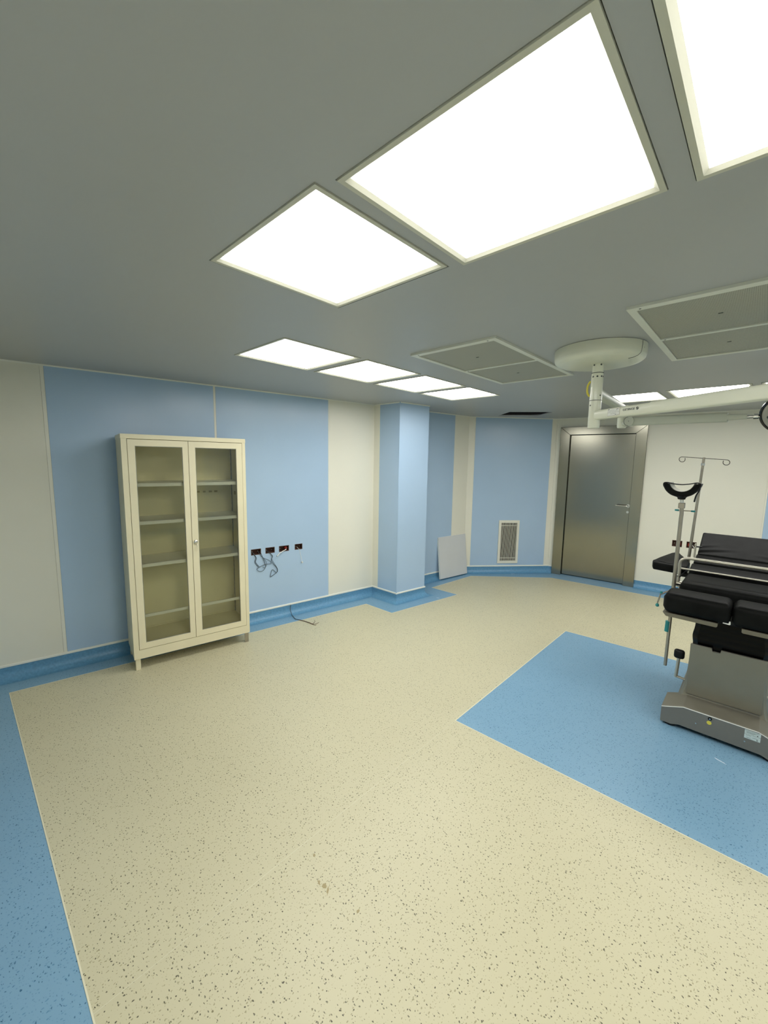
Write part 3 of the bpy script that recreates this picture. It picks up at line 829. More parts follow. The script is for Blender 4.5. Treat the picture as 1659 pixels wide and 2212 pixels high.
# yellow cable tie behind the post
ya = vd - 1.75
bm = BM(); tube(bm, smooth_path([(SX + 0.036 * math.cos(ya), SY + 0.036 * math.sin(ya), 2.262), (SX + 0.050 * math.cos(ya), SY + 0.050 * math.sin(ya), 2.235), (SX + 0.050 * math.cos(ya), SY + 0.050 * math.sin(ya), 2.195), (SX + 0.036 * math.cos(ya), SY + 0.036 * math.sin(ya), 2.170)], 5), 0.006, 8); obj('yellow_strap', bm, 'yellow_plastic', sl_, smooth=True, world=True)
# first arm: comes forward to the right
ad = Vector((0.90052, -0.43481, 0)); an = Vector((-0.43481, -0.90052, 0))
def arm_section(bm, t0, t1, zc0, zc1, h0, h1, w0, w1, o, d, n):
    rings = []
    for tt, zc, hh, ww in ((t0, zc0, h0, w0), (t1, zc1, h1, w1)):
        ring = []
        for k in range(20):
            a = 2 * math.pi * k / 20
            cxx, czz = math.cos(a), math.sin(a)
            e = 0.45
            px = math.copysign(abs(cxx) ** e, cxx) * ww / 2; pz = math.copysign(abs(czz) ** e, czz) * hh / 2
            p = o + d * tt + n * px
            ring.append(bm.verts.new((p.x, p.y, zc + pz)))
        rings.append(ring)
    for k in range(20):
        bm.faces.new((rings[0][k], rings[0][(k + 1) % 20], rings[1][(k + 1) % 20], rings[1][k]))
    bm.faces.new(rings[0][::-1]); bm.faces.new(rings[1])
o0 = Vector((SX, SY, 0))
bm = BM(); arm_section(bm, 0.0, 0.375, 2.052, 2.056, 0.056, 0.060, 0.054, 0.058, o0, ad, an)
arm = obj('front_arm', bm, 'equipment_white', sl_, smooth=True, world=True)
bm = BM(); arm_section(bm, 0.375, 1.02, 2.0575, 2.068, 0.063, 0.067, 0.061, 0.064, o0, ad, an); obj('front_arm', bm, 'equipment_white', sl_, smooth=True, world=True)
def on_arm(t_, z, off=0.0285):
    p = o0 + ad * t_ + an * off
    return Vector((p.x, p.y, z))
def arm_sticker(t0, t1, z0, z1, off, th, m, nm, par):
    b = BM()
    vsx = []
    for k, oo in enumerate((off, off + th)):
        vsx.append([b.verts.new(on_arm(t_, z, oo)) for t_, z in ((t0, z0), (t1, z0 + 0.002), (t1, z1 + 0.002), (t0, z1))])
    b.faces.new(vsx[0]); b.faces.new(vsx[1][::-1])
    for k in range(4): b.faces.new((vsx[0][k], vsx[0][(k + 1) % 4], vsx[1][(k + 1) % 4], vsx[1][k]))
    return obj(nm, b, m, par, world=True)
arm_sticker(0.119, 0.199, 2.034, 2.076, 0.0278, 0.0012, 'pole_steel', 'rating_plate', sl_)
pl = arm_sticker(0.1205, 0.1975, 2.0355, 2.0745, 0.0282, 0.0014, 'label_white', 'rating_label', sl_)
for t0, t1, z0, z1 in ((0.124, 0.131, 2.068, 2.0725), (0.134, 0.165, 2.0662, 2.0668), (0.176, 0.190, 2.0685, 2.0715), (0.124, 0.185, 2.0600, 2.0608), (0.121, 0.197, 2.0535, 2.0542), (0.140, 0.178, 2.0470, 2.0477), (0.140, 0.170, 2.0435, 2.0441), (0.170, 0.178, 2.0385, 2.0415), (0.182, 0.194, 2.0385, 2.0392)):
    arm_sticker(t0, t1, z0, z1, 0.0296, 0.0003, 'print_dark', 'label_print', pl)
tm = text_mesh('GETINGE', 0.0165, 0.0004)
xs = [v.co.x for v in tm.verts]; wid = max(xs) - min(xs); x_min = min(xs)
base = on_arm(0.219, 2.0600, 0.0296)
for v in tm.verts:
    lx = (v.co.x - x_min) / wid * 0.074
    p = base + ad * lx + Vector((0, 0, 1)) * (v.co.y + 0.001 * lx / 0.074) + an * v.co.z
    v.co = p
obj('lettering', tm, 'print_dark', sl_, world=True)
lc = on_arm(0.307, 2.0615, 0.0288)
bm = BM(); lathe(bm, [(0, 0), (0.0078, 0), (0.0078, 0.0012), (0, 0.0012)], lc, 20, an); lg = obj('logo', bm, 'print_dark', sl_, world=True)
b = BM()
for k, sgn in enumerate((1, -1)):
    pts = [lc + an * 0.0014 + ad * (0.0078 * sgn * f) + Vector((0, 0, 0.0024 * sgn * (1 - 2 * abs(f - 0.5)) + 0.0012 * sgn)) for f in (0.0, 0.35, 0.7, 1.0)]
    tube(b, pts, 0.0008, 5)
obj('logo_stroke', b, 'equipment_white', lg, world=True)
# front arm's end joint and its own lamp head outside the picture
e1 = o0 + ad * 1.02
bm = BM(); lathe(bm, [(0, 1.93), (0.034, 1.93), (0.036, 1.94), (0.036, 2.11), (0, 2.11)], (e1.x, e1.y, 0), 28); obj('front_joint', bm, 'equipment_white', sl_, smooth=True, world=True)
bm = BM(); tube(bm, [(e1.x, e1.y, 1.95), (e1.x + 0.75, e1.y + 0.35, 1.86)], [0.036, 0.03], 14); obj('front_spring_arm', bm, 'equipment_grey', sl_, smooth=True, world=True)
fh = Vector((e1.x + 0.75, e1.y + 0.35, 1.80))
bm = BM(); tube(bm, [(fh.x, fh.y, 1.88), (fh.x, fh.y, 1.80)], 0.02, 12); obj('front_yoke', bm, 'equipment_white', sl_, smooth=True, world=True)
bm = BM(); lathe(bm, [(0, 0.045), (0.10, 0.045), (0.20, 0.03), (0.225, 0.006), (0.22, -0.006), (0.20, -0.010), (0, -0.006)], fh, 48); fhead = obj('front_lamp_head', bm, 'equipment_white', sl_, smooth=True, world=True)
bm = BM(); lathe(bm, [(0, -0.012), (0.20, -0.012), (0.195, -0.008), (0, -0.008)], fh, 40); obj('front_lens', bm, 'led_face', fhead, smooth=True, world=True)
# second arm: goes back, drops, and returns to the right with a lamp head
bd = Vector((-0.075, 0.997, 0)).normalized(); bn = Vector((bd.y, -bd.x, 0))
bm = BM(); arm_section(bm, 0.0, 0.98, 2.196, 2.196, 0.050, 0.050, 0.056, 0.056, o0, bd, bn); obj('rear_arm', bm, 'equipment_grey', sl_, smooth=True, world=True)
e2 = o0 + bd * 0.965
bm = BM(); lathe(bm, [(0, 2.045), (0.030, 2.045), (0.034, 2.055), (0.034, 2.222), (0, 2.222)], (e2.x, e2.y, 0), 28); obj('rear_joint', bm, 'equipment_white', sl_, smooth=True, world=True)
k0 = Vector((-0.822, 3.70, 2.090)); k1 = Vector((-0.16, 3.665, 2.082))
bm = BM(); cyl(bm, (e2.x, e2.y, 2.075), (k0.x, k0.y, 2.085), 0.028, 16); obj('knuckle_link', bm, 'equipment_grey', sl_, smooth=True, world=True)
kd = (k1 - k0).normalized(); kn = Vector((kd.y, -kd.x, 0)).normalized()
bm = BM(); cyl(bm, k0 + kn * 0.04, k0 - kn * 0.04, 0.036, 32); kk = obj('knuckle', bm, 'equipment_grey', sl_, smooth=True, world=True)
bm = BM()
ring = [k0 + kn * 0.041 + 0.034 * (math.cos(a) * kd + math.sin(a) * Vector((0, 0, 1))) for a in [math.radians(q) for q in range(100, 275, 12)]]
tube(bm, ring, 0.0016, 6); obj('knuckle_seam', bm, 'print_dark', kk, world=True)
bm = BM(); cyl(bm, k0 + kn * 0.040, k0 + kn * 0.0415, 0.0028, 8); obj('screw', bm, 'print_dark', kk, world=True)
L2_ = (k1 - k0).length
bm = BM(); arm_section(bm, 0.0, L2_ - 0.07, k0.z, k1.z + 0.002, 0.064, 0.064, 0.060, 0.056, Vector((k0.x, k0.y, 0)), Vector((kd.x, kd.y, 0)).normalized(), kn); obj('spring_arm', bm, 'equipment_grey', sl_, smooth=True, world=True)
p_ = k0 + kd * (L2_ - 0.075); q_ = k0 + kd * (L2_ + 0.02)
bm = BM(); arm_section(bm, L2_ - 0.075, L2_ + 0.03, k1.z + 0.002, k1.z + 0.002, 0.040, 0.034, 0.052, 0.046, Vector((k0.x, k0.y, 0)), Vector((kd.x, kd.y, 0)).normalized(), kn); obj('spring_arm_end', bm, 'equipment_grey', sl_, smooth=True, world=True)
bm = BM(); cyl(bm, k1 + kd * 0.03, k1 + kd * 0.10, 0.012, 14); lathe(bm, [(0, -0.02), (0.018, -0.012), (0.018, 0.012), (0, 0.02)], k1 + kd * 0.075, 16, kd); obj('yoke_pin', bm, 'chrome', sl_, smooth=True, world=True)
hc = Vector((0.062, 3.62, 2.075)); hn = Vector((-0.25, -0.80, -0.55)).normalized()
bm = BM(); lathe(bm, [(0, -0.045), (0.08, -0.045), (0.128, -0.03), (0.140, -0.006), (0.138, 0.006), (0.128, 0.010), (0.122, 0.004), (0, 0.004)], hc, 48, hn); head = obj('lamp_head', bm, 'gloss_black', sl_, smooth=True, world=True)
bm = BM(); lathe(bm, [(0, 0.004), (0.124, 0.004), (0.120, 0.009), (0, 0.010)], hc, 48, hn); obj('lens', bm, 'led_face', head, smooth=True, world=True)
ex, ey = frame_axes(hn)
for k in range(10):
    a = 2 * math.pi * k / 10
    c = hc + 0.085 * (math.cos(a) * ex + math.sin(a) * ey)
    bm = BM(); cyl(bm, c + hn * 0.0095, c + hn * 0.0115, 0.012, 12); obj('led', bm, 'print_dark', head, world=True)
bm = BM(); lathe(bm, [(0, 0.01), (0.022, 0.01), (0.024, 0.05), (0.015, 0.09), (0, 0.092)], hc, 20, hn); obj('grip', bm, 'equipment_white', head, smooth=True, world=True)
for k, (dx, dz) in enumerate(((0.30, 0.02), (0.16, -0.20))):
    c2 = hc + Vector((dx, 0.03, dz))
    bm = BM(); lathe(bm, [(0, -0.045), (0.08, -0.045), (0.128, -0.03), (0.140, -0.006), (0.138, 0.006), (0.122, 0.008), (0, 0.008)], c2, 40, hn); obj('lamp_petal', bm, 'gloss_black', sl_, smooth=True, world=True)

# ------------------------------------------------------------------ operating table
XC = -0.066
tb = thing('operating_table', 'black padded operating table on a stainless steel column and grey base', 'operating table', (XC, 3.75, 0))
def T(name, bm, mat, parent=None, smooth=False):
    return obj(name, bm, mat, parent or tb, smooth=smooth, world=True)
def foot_profile(e=0.0):
    return [(XC - 0.304 - e, 0.018), (XC - 0.24, 0.018), (XC - 0.20, 0.034), (XC + 0.20, 0.034), (XC + 0.24, 0.018), (XC + 0.304 + e, 0.018), (XC + 0.304 + e, 0.125), (XC + 0.186, 0.174), (XC - 0.186, 0.170), (XC - 0.304 - e, 0.125)]
bm = BM(); prism(bm, foot_profile(), 3.205, 3.43, axis='y', bevel=0.004, seg=2); base_ = T('base', bm, 'table_steel')
bm = BM(); prism(bm, [(XC - 0.302, 0.020), (XC - 0.24, 0.020), (XC - 0.20, 0.034), (XC + 0.20, 0.034), (XC + 0.24, 0.020), (XC + 0.302, 0.020), (XC + 0.302, 0.119), (XC + 0.184, 0.166), (XC - 0.184, 0.162), (XC - 0.302, 0.119)], 3.198, 3.2055, axis='y'); skirt = T('base_skirt', bm, 'skirt_grey')
bm = BM()
for (xa, za), (xb_, zb) in (((XC - 0.302, 0.121), (XC - 0.184, 0.164)), ((XC - 0.184, 0.164), (XC + 0.184, 0.168)), ((XC + 0.184, 0.168), (XC + 0.302, 0.121))):
    tube(bm, [(xa, 3.200, za), (xb_, 3.200, zb)], 0.0028, 6)
T('skirt_edge', bm, 'label_white')
bm = BM(); box(bm, XC - 0.19, XC + 0.19, 3.43, 4.25, 0.03, 0.165, bevel=0.004); T('base_spine', bm, 'table_steel')
bm = BM(); box(bm, XC - 0.20, XC + 0.20, 4.25, 4.47, 0.018, 0.13, bevel=0.004); T('base', bm, 'table_steel')
for fx, fy in ((-0.25, 3.24), (0.25, 3.24), (-0.15, 4.40), (0.15, 4.40)):
    bm = BM(); lathe(bm, [(0, 0.0), (0.030, 0.0), (0.034, 0.008), (0.034, 0.022), (0, 0.022)], (XC + fx, fy, 0), 20); T('foot', bm, 'black_plastic')
bm = BM(); lathe(bm, [(0, 0), (0.011, 0), (0.011, 0.003), (0.006, 0.004), (0, 0.004)], (-0.111, 3.198, 0.150), 16, (0, -1, 0)); kl = T('key_switch', bm, 'black_plastic')
bm = BM(); cyl(bm, (-0.111, 3.194, 0.150), (-0.111, 3.192, 0.150), 0.004, 8); T('key_slot', bm, 'chrome', kl)
bm = BM(); lathe(bm, [(0, 0), (0.0125, 0), (0.0125, 0.0012), (0, 0.0012)], (-0.113, 3.198, 0.121), 14, (0, -1, 0)); T('yellow_sticker', bm, 'yellow_plastic')
for z0, z1 in ((0.137, 0.162), (0.108, 0.135)):
    bm = BM()
    vv = [bm.verts.new(p) for p in ((0.056, 3.1972, z0), (0.129, 3.1972, z0 + 0.0), (0.129, 3.1972, z1), (0.056, 3.1972, z1))]
    vw = [bm.verts.new((v.co.x, 3.1985, v.co.z)) for v in vv]
    bm.faces.new(vv); bm.faces.new(vw[::-1])
    for k in range(4): bm.faces.new((vv[k], vv[(k + 1) % 4], vw[(k + 1) % 4], vw[k]))
    lb = T('type_label', bm, 'label_pale')
    rows = ((0.060, 0.122, 0.75), (0.064, 0.108, 0.5), (0.064, 0.100, 0.3)) if z0 > 0.12 else ((0.062, 0.085, 0.78), (0.066, 0.086, 0.25), (0.094, 0.118, 0.55))
    for x0, x1, f in rows:
        bm = BM(); zz = z0 + (z1 - z0) * f; box(bm, x0, x1, 3.1968, 3.1973, zz - 0.0008, zz + 0.0008); T('label_print', bm, 'print_dark', lb)
    bm = BM(); box(bm, 0.112, 0.118, 3.1967, 3.1973, z0 + 0.004, z0 + 0.009); T('label_print', bm, 'print_dark', lb)
for x in (-0.178, 0.061):
    bm = BM(); cyl(bm, (x, 3.1985, 0.086 if x < 0 else 0.083), (x, 3.1970, 0.086 if x < 0 else 0.083), 0.004, 8); T('skirt_screw', bm, 'chrome')
# column with flared foot, cover plate with a notch, bellows
bm = BM()
secs = [(0.150, 0.240, 3.385, 3.99), (0.175, 0.226, 3.392, 3.97), (0.21, 0.216, 3.398, 3.955), (0.27, 0.208, 3.402, 3.945), (0.36, 0.203, 3.403, 3.94), (0.505, 0.200, 3.403, 3.94)]
prev = None
for z, hw, y0, y1 in secs:
    c = 0.015
    ring = [bm.verts.new(p) for p in ((XC - hw + c, y0, z), (XC + hw - c, y0, z), (XC + hw, y0 + c, z), (XC + hw, y1 - c, z), (XC + hw - c, y1, z), (XC - hw + c, y1, z), (XC - hw, y1 - c, z), (XC - hw, y0 + c, z))]
    if prev:
        for k in range(8): bm.faces.new((prev[k], prev[(k + 1) % 8], ring[(k + 1) % 8], ring[k]))
    else: bm.faces.new(ring[::-1])
    prev = ring
bm.faces.new(prev)
T('column', bm, 'table_steel', smooth=True)
bm = BM(); prism(bm, [(-0.262, 0.182), (0.124, 0.190), (0.122, 0.548), (-0.104, 0.545), (-0.105, 0.522), (-0.150, 0.520), (-0.151, 0.544), (-0.266, 0.541)], 3.386, 3.402, axis='y', bevel=0.002, seg=1); T('column_cover', bm, 'table_steel')
bm = BM(); box(bm, -0.258, 0.118, 3.3895, 3.402, 0.178, 0.185); T('cover_shadow_strip', bm, 'skirt_grey')  # dark solid strip painted in as the shadow line under the cover plate
bm = BM()
prev = None
for k in range(13):
    z = 0.48 + 0.26 * k / 12
    hw = 0.190 + 0.010 * math.exp(-((k - 5) / 2.2) ** 2); y0 = 3.418 - 0.003 * math.sin(k * 1.7); y1 = 3.93
    c = 0.03
    ring = [bm.verts.new(p) for p in ((XC - hw + c, y0, z), (XC + hw - c, y0, z), (XC + hw, y0 + c, z), (XC + hw, y1 - c, z), (XC + hw - c, y1, z), (XC - hw + c, y1, z), (XC - hw, y1 - c, z), (XC - hw, y0 + c, z))]
    if prev:
        for q in range(8): bm.faces.new((prev[q], prev[(q + 1) % 8], ring[(q + 1) % 8], ring[q]))
    else: bm.faces.new(ring[::-1])
    prev = ring
bm.faces.new(prev)
T('bellows', bm, 'black_bellows', smooth=True)
bm = BM(); box(bm, XC - 0.26, XC + 0.26, 3.36, 4.30, 0.735, 0.80, bevel=0.005); T('seat_frame', bm, 'black_plastic')
for s in (-1, 1):
    x0, x1 = (XC - 0.353, XC - 0.065) if s < 0 else (XC + 0.049, XC + 0.353)
    bm = BM(); prism(bm, [(x0, 0.776), (x0 + 0.02, 0.752), (x1 - 0.006, 0.750), (x1, 0.756), (x1, 0.776)] if s < 0 else [(x0, 0.776), (x0, 0.756), (x0 + 0.006, 0.750), (x1 - 0.02, 0.752), (x1, 0.776)], 3.205, 3.42, axis='y'); T('leg_plate', bm, 'table_plate')
bm = BM(); prism(bm, [(-0.107, 0.792), (-0.107, 0.788), (-0.075, 0.785), (-0.070, 0.789), (-0.072, 0.806), (-0.078, 0.806), (-0.080, 0.792)], 3.198, 3.206, axis='y'); T('plate_bracket', bm, 'label_white')
def pad(name, x0, x1, y0, y1, z0, z1, bev):
    b_ = BM()
    box(b_, x0, x1, y0, y1, z0, z1, bevel=bev, seg=5)
    zc, hz = (z0 + z1) / 2, (z1 - z0) / 2
    for v in b_.verts:            # slightly swollen sides
        k = 1 - ((v.co.z - zc) / hz) ** 2
        if abs(v.co.x - x0) < 1e-4: v.co.x -= 0.006 * k
        if abs(v.co.y - y0) < 1e-4: v.co.y -= 0.003 * k
    return T(name, b_, 'black_vinyl', smooth=True)
pad('leg_pad', -0.418, XC - 0.008, 3.195, 3.405, 0.780, 0.912, 0.034)
pad('leg_pad', XC + 0.002, 0.286, 3.195, 3.405, 0.780, 0.912, 0.030)
pad('seat_pad', XC - 0.302, XC + 0.302, 3.455, 3.83, 0.815, 0.936, 0.024)
def tilted(name, y0, z0, y1, z1, th, hw, mat='black_vinyl', wr=0.0, bev=0.012):
    """pad whose top runs from (y0,z0) to (y1,z1)"""
    d = Vector((0, y1 - y0, z1 - z0)); L = d.length; a = math.atan2(z1 - z0, y1 - y0)
    b_ = BM(); box(b_, -hw, hw, 0, L, -th, 0, bevel=bev, seg=3)
    if wr:
        bmesh.ops.subdivide_edges(b_, edges=[e for e in b_.edges if e.calc_length() > 0.1], cuts=40, use_grid_fill=True)
        for v in b_.verts:
            if v.co.z > -th * 0.4:
                u, w = (v.co.x + hw) / (2 * hw), v.co.y / L
                g = 0
                for (u0, w0, u1, w1, amp, wd) in ((0.0, 0.14, 0.45, 0.36, 1.2, 0.05), (0.0, 0.32, 0.25, 0.50, 0.7, 0.05), (1.0, 0.08, 0.6, 0.26, 1.0, 0.05)):
                    if min(u0, u1) <= u <= max(u0, u1):
                        f = (u - u0) / (u1 - u0); dd = w - (w0 + (w1 - w0) * f ** 0.7)
                        g += amp * (1 - f) * (math.exp(-(dd / wd) ** 2) - 0.7 * math.exp(-((dd + 0.09) / wd) ** 2))
                v.co.z += wr * g
    bmesh.ops.rotate(b_, verts=b_.verts, cent=(0, 0, 0), matrix=Matrix.Rotation(a, 3, 'X'))
    bmesh.ops.translate(b_, verts=b_.verts, vec=(XC, y0, z0))
    return T(name, b_, mat, smooth=True)
tilted('back_pad', 3.87, 0.955, 4.01, 0.982, 0.07, 0.300)
tilted('back_pad', 4.02, 0.990, 4.20, 1.030, 0.06, 0.292)
tilted('head_pad', 4.17, 1.030, 4.44, 1.183, 0.07, 0.285, wr=0.006)
for s in (-1, 1):
    bm = BM(); box(bm, XC + s * 0.315 - 0.006, XC + s * 0.315 + 0.006, 3.46, 4.28, 0.845, 0.872, bevel=0.002); T('side_rail', bm, 'tube_steel')
    for y in (3.55, 4.15):
        bm = BM(); box(bm, XC + s * 0.26 - 0.055, XC + s * 0.26 + 0.055, y - 0.015, y + 0.015, 0.79, 0.866); T('rail_bracket', bm, 'black_plastic')
    bm = BM(); box(bm, XC + s * 0.302 - 0.006, XC + s * 0.302 + 0.006, 4.16, 4.175, 0.99, 1.115, bevel=0.002); up_ = T('back_rail', bm, 'tube_steel')
    bm = BM(); cyl(bm, (XC + s * 0.296, 4.168, 1.09), (XC + s * 0.262, 4.185, 1.09), 0.006, 8); T('rail_spacer', bm, 'black_plastic', up_)
# brake lever
bm = BM(); tube(bm, [(-0.255, 3.62, 0.170), (-0.354, 3.62, 0.180)], 0.009, 10); lev = T('brake_lever', bm, 'tube_steel')
bm = BM(); tube(bm, [(-0.350, 3.62, 0.176), (-0.344, 3.62, 0.33)], 0.011, 12); T('lever_shaft', bm, 'tube_steel', lev, smooth=True)
bm = BM(); box(bm, -0.376, -0.310, 3.60, 3.64, 0.322, 0.392, bevel=0.018, seg=3); T('lever_knob', bm, 'black_plastic', lev, smooth=True)
bm = BM(); tube(bm, [(0.12, 3.62, 0.225), (0.22, 3.62, 0.215)], 0.009, 10); T('brake_lever', bm, 'tube_steel')

# hoop frame across the table
hp = thing('table_hoop', 'bent steel tube hoop with a thin lower bar spanning the black table pads', 'frame', (XC, 3.62, 0.87))
xl, xr = -0.398, 2 * XC + 0.398
bm = BM(); tube(bm, smooth_path([(xl, 3.62, 0.865), (xl, 3.62, 0.98), (xl, 3.62, 1.045), (xl + 0.014, 3.62, 1.072), (xl + 0.045, 3.62, 1.084), (xl + 0.10, 3.62, 1.085), (XC, 3.62, 1.085), (xr - 0.10, 3.62, 1.085), (xr - 0.045, 3.62, 1.084), (xr - 0.014, 3.62, 1.072), (xr, 3.62, 1.045), (xr, 3.62, 0.98), (xr, 3.62, 0.865)], 5), 0.0105, 12)
obj('hoop_tube', bm, 'tube_steel', hp, smooth=True, world=True)
bm = BM(); tube(bm, [(xl, 3.62, 1.004), (xr, 3.62, 1.004)], 0.006, 10); obj('cross_rod', bm, 'tube_steel', hp, smooth=True, world=True)
for s, x in ((-1, xl), (1, xr)):
    bm = BM(); cyl(bm, (x + s * 0.016, 3.62, 0.890), (x - s * 0.040, 3.62, 0.884), 0.019, 20); cl = obj('hoop_clamp', bm, 'tube_steel', hp, smooth=True, world=True)
    bm = BM(); tube(bm, [(x + 0.004, 3.615, 0.935), (x - s * 0.045, 3.60, 1.0)], 0.004, 8); obj('brace', bm, 'black_plastic', hp, world=True)
    bm = BM(); lathe(bm, [(0, -0.014), (0.007, -0.012), (0.007, 0.012), (0, 0.014)], (x + s * 0.012, 3.612, 0.945), 10, (1, 0, 0.3)); obj('thumb_screw', bm, 'chrome', hp, smooth=True, world=True)

# leg holder with knee cup
lh = thing('leg_holder', 'steel leg holder pole with black strapped knee cup clamped to the operating table', 'leg holder', (-0.414, 3.55, 0.27))
PX, PY = -0.414, 3.55
bm = BM(); tube(bm, [(PX, PY, 0.268), (PX, PY, 0.9), (PX, PY, 1.38), (PX + 0.001, PY, 1.41), (PX - 0.003, PY, 1.47)], [0.0105, 0.0125, 0.0125, 0.0125, 0.0125], 14); obj('pole', bm, 'pole_steel', lh, smooth=True, world=True)
bm = BM(); cyl(bm, (PX - 0.012, PY, 0.53), (PX - 0.010, PY, 0.61), 0.016, 16); obj('pole_grip', bm, 'teal_plastic', lh, smooth=True, world=True)
bm = BM(); box(bm, PX - 0.020, PX + 0.034, PY - 0.018, PY + 0.018, 0.800, 0.838, bevel=0.004); rc = obj('rail_clamp', bm, 'table_plate', lh, world=True)
bm = BM(); tube(bm, [(PX, PY, 0.893), (PX + 0.034, PY + 0.03, 0.889)], 0.006, 8); obj('clamp_link', bm, 'black_plastic', lh, world=True)
bm = BM(); tube(bm, [(PX - 0.068, PY - 0.05, 0.805), (PX - 0.080, PY - 0.05, 0.745)], 0.005, 8); tube(bm, [(PX - 0.07, PY - 0.05, 0.81), (PX - 0.01, PY - 0.01, 0.85)], 0.006, 8); obj('clamp_lever', bm, 'pole_steel', lh, world=True)
for z, r, x in ((0.828, 0.009, PX - 0.063), (0.728, 0.012, PX - 0.080)):
    bm = BM(); lathe(bm, [(0, -r * 1.2), (r * 0.8, -r * 0.8), (r, 0), (r * 0.7, r * 0.8), (0, r * 1.3)], (x, PY - 0.05, z), 14); obj('lever_ball', bm, 'teal_plastic', lh, smooth=True, world=True)
bm = BM(); box(bm, PX - 0.022, PX + 0.016, PY - 0.018, PY + 0.018, 1.450, 1.490, bevel=0.004); obj('ball_joint_block', bm, 'pole_steel', lh, world=True)
bm = BM(); tube(bm, [(PX - 0.035, PY + 0.016, 1.432), (PX + 0.072, PY + 0.016, 1.435)], 0.004, 8); lvr = obj('locking_bar', bm, 'pole_steel', lh, world=True)
for x in (PX - 0.030, PX + 0.064):
    bm = BM(); lathe(bm, [(0, -0.014), (0.006, -0.012), (0.007, 0.010), (0, 0.014)], (x, PY + 0.016, 1.4335), 12, (1, 0, 0)); obj('bar_grip', bm, 'teal_plastic', lvr, smooth=True, world=True)
bm = BM(); cyl(bm, (PX - 0.004, PY, 1.485), (PX - 0.008, PY, 1.53), 0.011, 12); obj('stem', bm, 'chrome', lh, smooth=True, world=True)
CX_, CZ_ = -0.427, 1.640
def cup_shell(th0, th1, y0, y1, rx_o, rz_o, mat, nm, dz=0.0):
    b_ = BM(); N = 18; rr = []
    for y, f in ((y0, 1.0), ((y0 + y1) / 2, 1.03), (y1, 1.0)):
        for k in range(N + 1):
            a = math.radians(188 + 164 * k / N)
            e = 0.80 + 0.20 * math.sin(math.pi * k / N) if 0 < k < N else 0.5
            rr.append((y, a, f, e))
    grid = {}
    for i, (y, a, f, e) in enumerate(rr):
        ro = (th1 - th0) * e
        grid[i, 0] = b_.verts.new((CX_ + (rx_o - th0) * f * math.cos(a), y, CZ_ + dz + (rz_o - th0) * f * math.sin(a)))
        grid[i, 1] = b_.verts.new((CX_ + (rx_o - th0 - ro) * f * math.cos(a), y, CZ_ + dz + (rz_o - th0 - ro) * f * math.sin(a)))
    M = N + 1
    for j in (0, 1):
        for k in range(N):
            i = j * M + k
            b_.faces.new((grid[i, 0], grid[i + 1, 0], grid[i + M + 1, 0], grid[i + M, 0]))
            b_.faces.new((grid[i, 1], grid[i + 1, 1], grid[i + M + 1, 1], grid[i + M, 1]))
        for k in (0, N):
            i = j * M + k
            b_.faces.new((grid[i, 0], grid[i, 1], grid[i + M, 1], grid[i + M, 0]))
    for i0 in (0, 2 * M):
        for k in range(N):
            i = i0 + k
            b_.faces.new((grid[i, 0], grid[i + 1, 0], grid[i + 1, 1], grid[i, 1]))
    return obj(nm, b_, mat, lh, smooth=True, world=True)
cup_shell(0.0, 0.034, PY - 0.03, PY + 0.14, 0.106, 0.106, 'black_vinyl', 'knee_cup')
cup_shell(0.0335, 0.036, PY - 0.024, PY + 0.135, 0.106, 0.106, 'rail_grey', 'cup_liner')
bm = BM(); lathe(bm, [(0, 0), (0.022, 0.004), (0.026, 0.018), (0.04, 0.03), (0, 0.032)], (CX_ + 0.004, PY, 1.510), 16); obj('cup_socket', bm, 'black_plastic', lh, smooth=True, world=True)
def ribbon(pts, w, th, nm, mat, par):
    b_ = BM(); pts = smooth_path(pts, 6); prev_ = None
    for i, p in enumerate(pts):
        d = (pts[min(i + 1, len(pts) - 1)] - pts[max(i - 1, 0)]).normalized(); n = Vector((-d.z, 0, d.x)) * th / 2
        r_ = [b_.verts.new(p + n + Vector((0, -w / 2, 0))), b_.verts.new(p + n + Vector((0, w / 2, 0))), b_.verts.new(p - n + Vector((0, w / 2, 0))), b_.verts.new(p - n + Vector((0, -w / 2, 0)))]
        if prev_:
            for k in range(4): b_.faces.new((prev_[k], prev_[(k + 1) % 4], r_[(k + 1) % 4], r_[k]))
        else: b_.faces.new(r_)
        prev_ = r_
    b_.faces.new(prev_[::-1])
    return obj(nm, b_, mat, par, smooth=True, world=True)
SYc = PY - 0.012
def rim(a, r=0.1085): return (CX_ + r * math.cos(math.radians(a)), SYc, CZ_ + r * math.sin(math.radians(a)))
ribbon([rim(262), rim(240), rim(220), rim(205), rim(194, 0.110), (CX_ - 0.103, SYc, 1.628), (CX_ - 0.085, SYc, 1.630), (CX_ - 0.045, SYc, 1.622), (CX_, SYc, 1.619), (CX_ + 0.045, SYc, 1.625), (CX_ + 0.082, SYc, 1.634), (CX_ + 0.104, SYc, 1.628), rim(347, 0.110), rim(335), rim(320), rim(300), rim(278)], 0.032, 0.007, 'strap', 'black_plastic', lh)
ribbon([(CX_ + 0.104, SYc, 1.598), (CX_ + 0.098, SYc, 1.575), (CX_ + 0.086, SYc, 1.545), (CX_ + 0.080, SYc, 1.502)], 0.026, 0.008, 'strap_tail', 'black_plastic', lh)

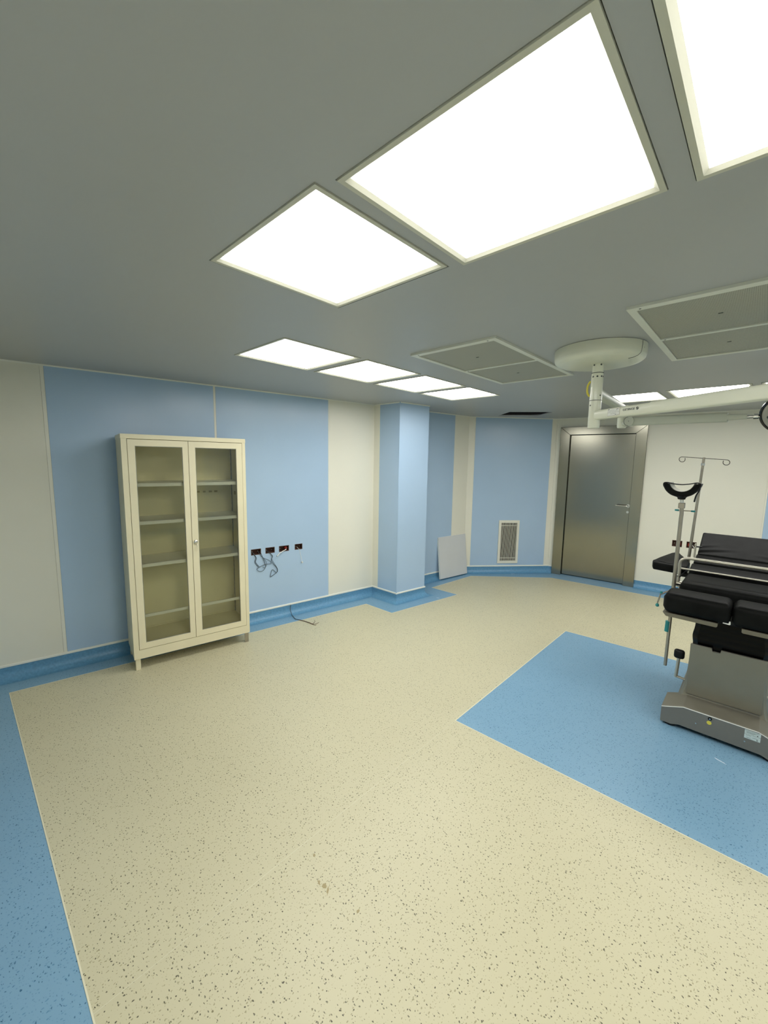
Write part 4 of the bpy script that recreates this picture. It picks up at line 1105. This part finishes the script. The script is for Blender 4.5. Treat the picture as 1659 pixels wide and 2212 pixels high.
# infusion pole
iv = thing('infusion_pole', 'slim steel infusion pole with two curled hooks rising behind the knee cup', 'infusion pole', (-0.412, 4.25, 0.84))
bm = BM(); tube(bm, [(-0.416, 4.25, 0.84), (-0.397, 4.25, 1.45), (-0.386, 4.25, 1.822)], [0.0115, 0.0100, 0.0095], 14); obj('pole', bm, 'pole_steel', iv, smooth=True, world=True)
bm = BM(); cyl(bm, (-0.3883, 4.25, 1.755), (-0.3878, 4.25, 1.775), 0.0125, 14); obj('pole_band', bm, 'chrome', iv, smooth=True, world=True)
def hook(s):
    x0 = -0.386; L = 0.145; z = 1.815; sl_k = -0.075
    pts = [(x0, 4.25, z), (x0 + s * L * 0.5, 4.25, z), (x0 + s * L, 4.25, z)]
    for a in range(75, -190, -30):
        r = 0.021
        pts.append((x0 + s * (L + r * math.cos(math.radians(a))), 4.25, z - r + r * math.sin(math.radians(a))))
    pts.append((x0 + s * (L - 0.0195), 4.25, z - 0.008))
    return [(p[0], p[1], p[2] + sl_k * (p[0] - x0)) for p in pts]
for s in (-1, 1):
    bm = BM(); tube(bm, smooth_path(hook(s), 3), 0.0028, 7); obj('hook', bm, 'wire_steel', iv, smooth=True, world=True)
bm = BM(); box(bm, -0.432, -0.372, 4.235, 4.265, 0.836, 0.884, bevel=0.004); obj('rail_clamp', bm, 'tube_steel', iv, world=True)

# arm board
ab = thing('arm_board', 'black padded arm board sticking out left of the operating table', 'arm board', (-0.5, 4.0, 0.9))
bm = BM(); prism(bm, [(-0.612, 3.93), (-0.43, 3.90), (-0.385, 3.95), (-0.385, 4.12), (-0.44, 4.22), (-0.50, 4.36), (-0.545, 4.30), (-0.60, 4.14), (-0.632, 4.02)], 0.895, 0.958, 'z', 0.012, 3)
for v in bm.verts:
    if v.co.y > 4.1: v.co.z += 0.16 * (v.co.y - 4.1)
obj('pad', bm, 'black_vinyl', ab, smooth=True, world=True)
bm = BM(); tube(bm, smooth_path([(-0.612, 4.05, 0.946), (-0.56, 3.99, 0.951), (-0.48, 3.96, 0.951), (-0.40, 3.965, 0.948)], 5), 0.013, 10); fold = obj('cover_fold', bm, 'black_vinyl', ab, smooth=True, world=True)
bm = BM(); tube(bm, smooth_path([(-0.575, 4.20, 0.956), (-0.53, 4.12, 0.952), (-0.46, 4.07, 0.950), (-0.40, 4.07, 0.946)], 5), 0.015, 10); obj('cover_fold', bm, 'black_vinyl', ab, smooth=True, world=True)
bm = BM(); box(bm, -0.47, -0.372, 3.98, 4.02, 0.862, 0.896, bevel=0.004); obj('rail_clamp', bm, 'black_plastic', ab, world=True)
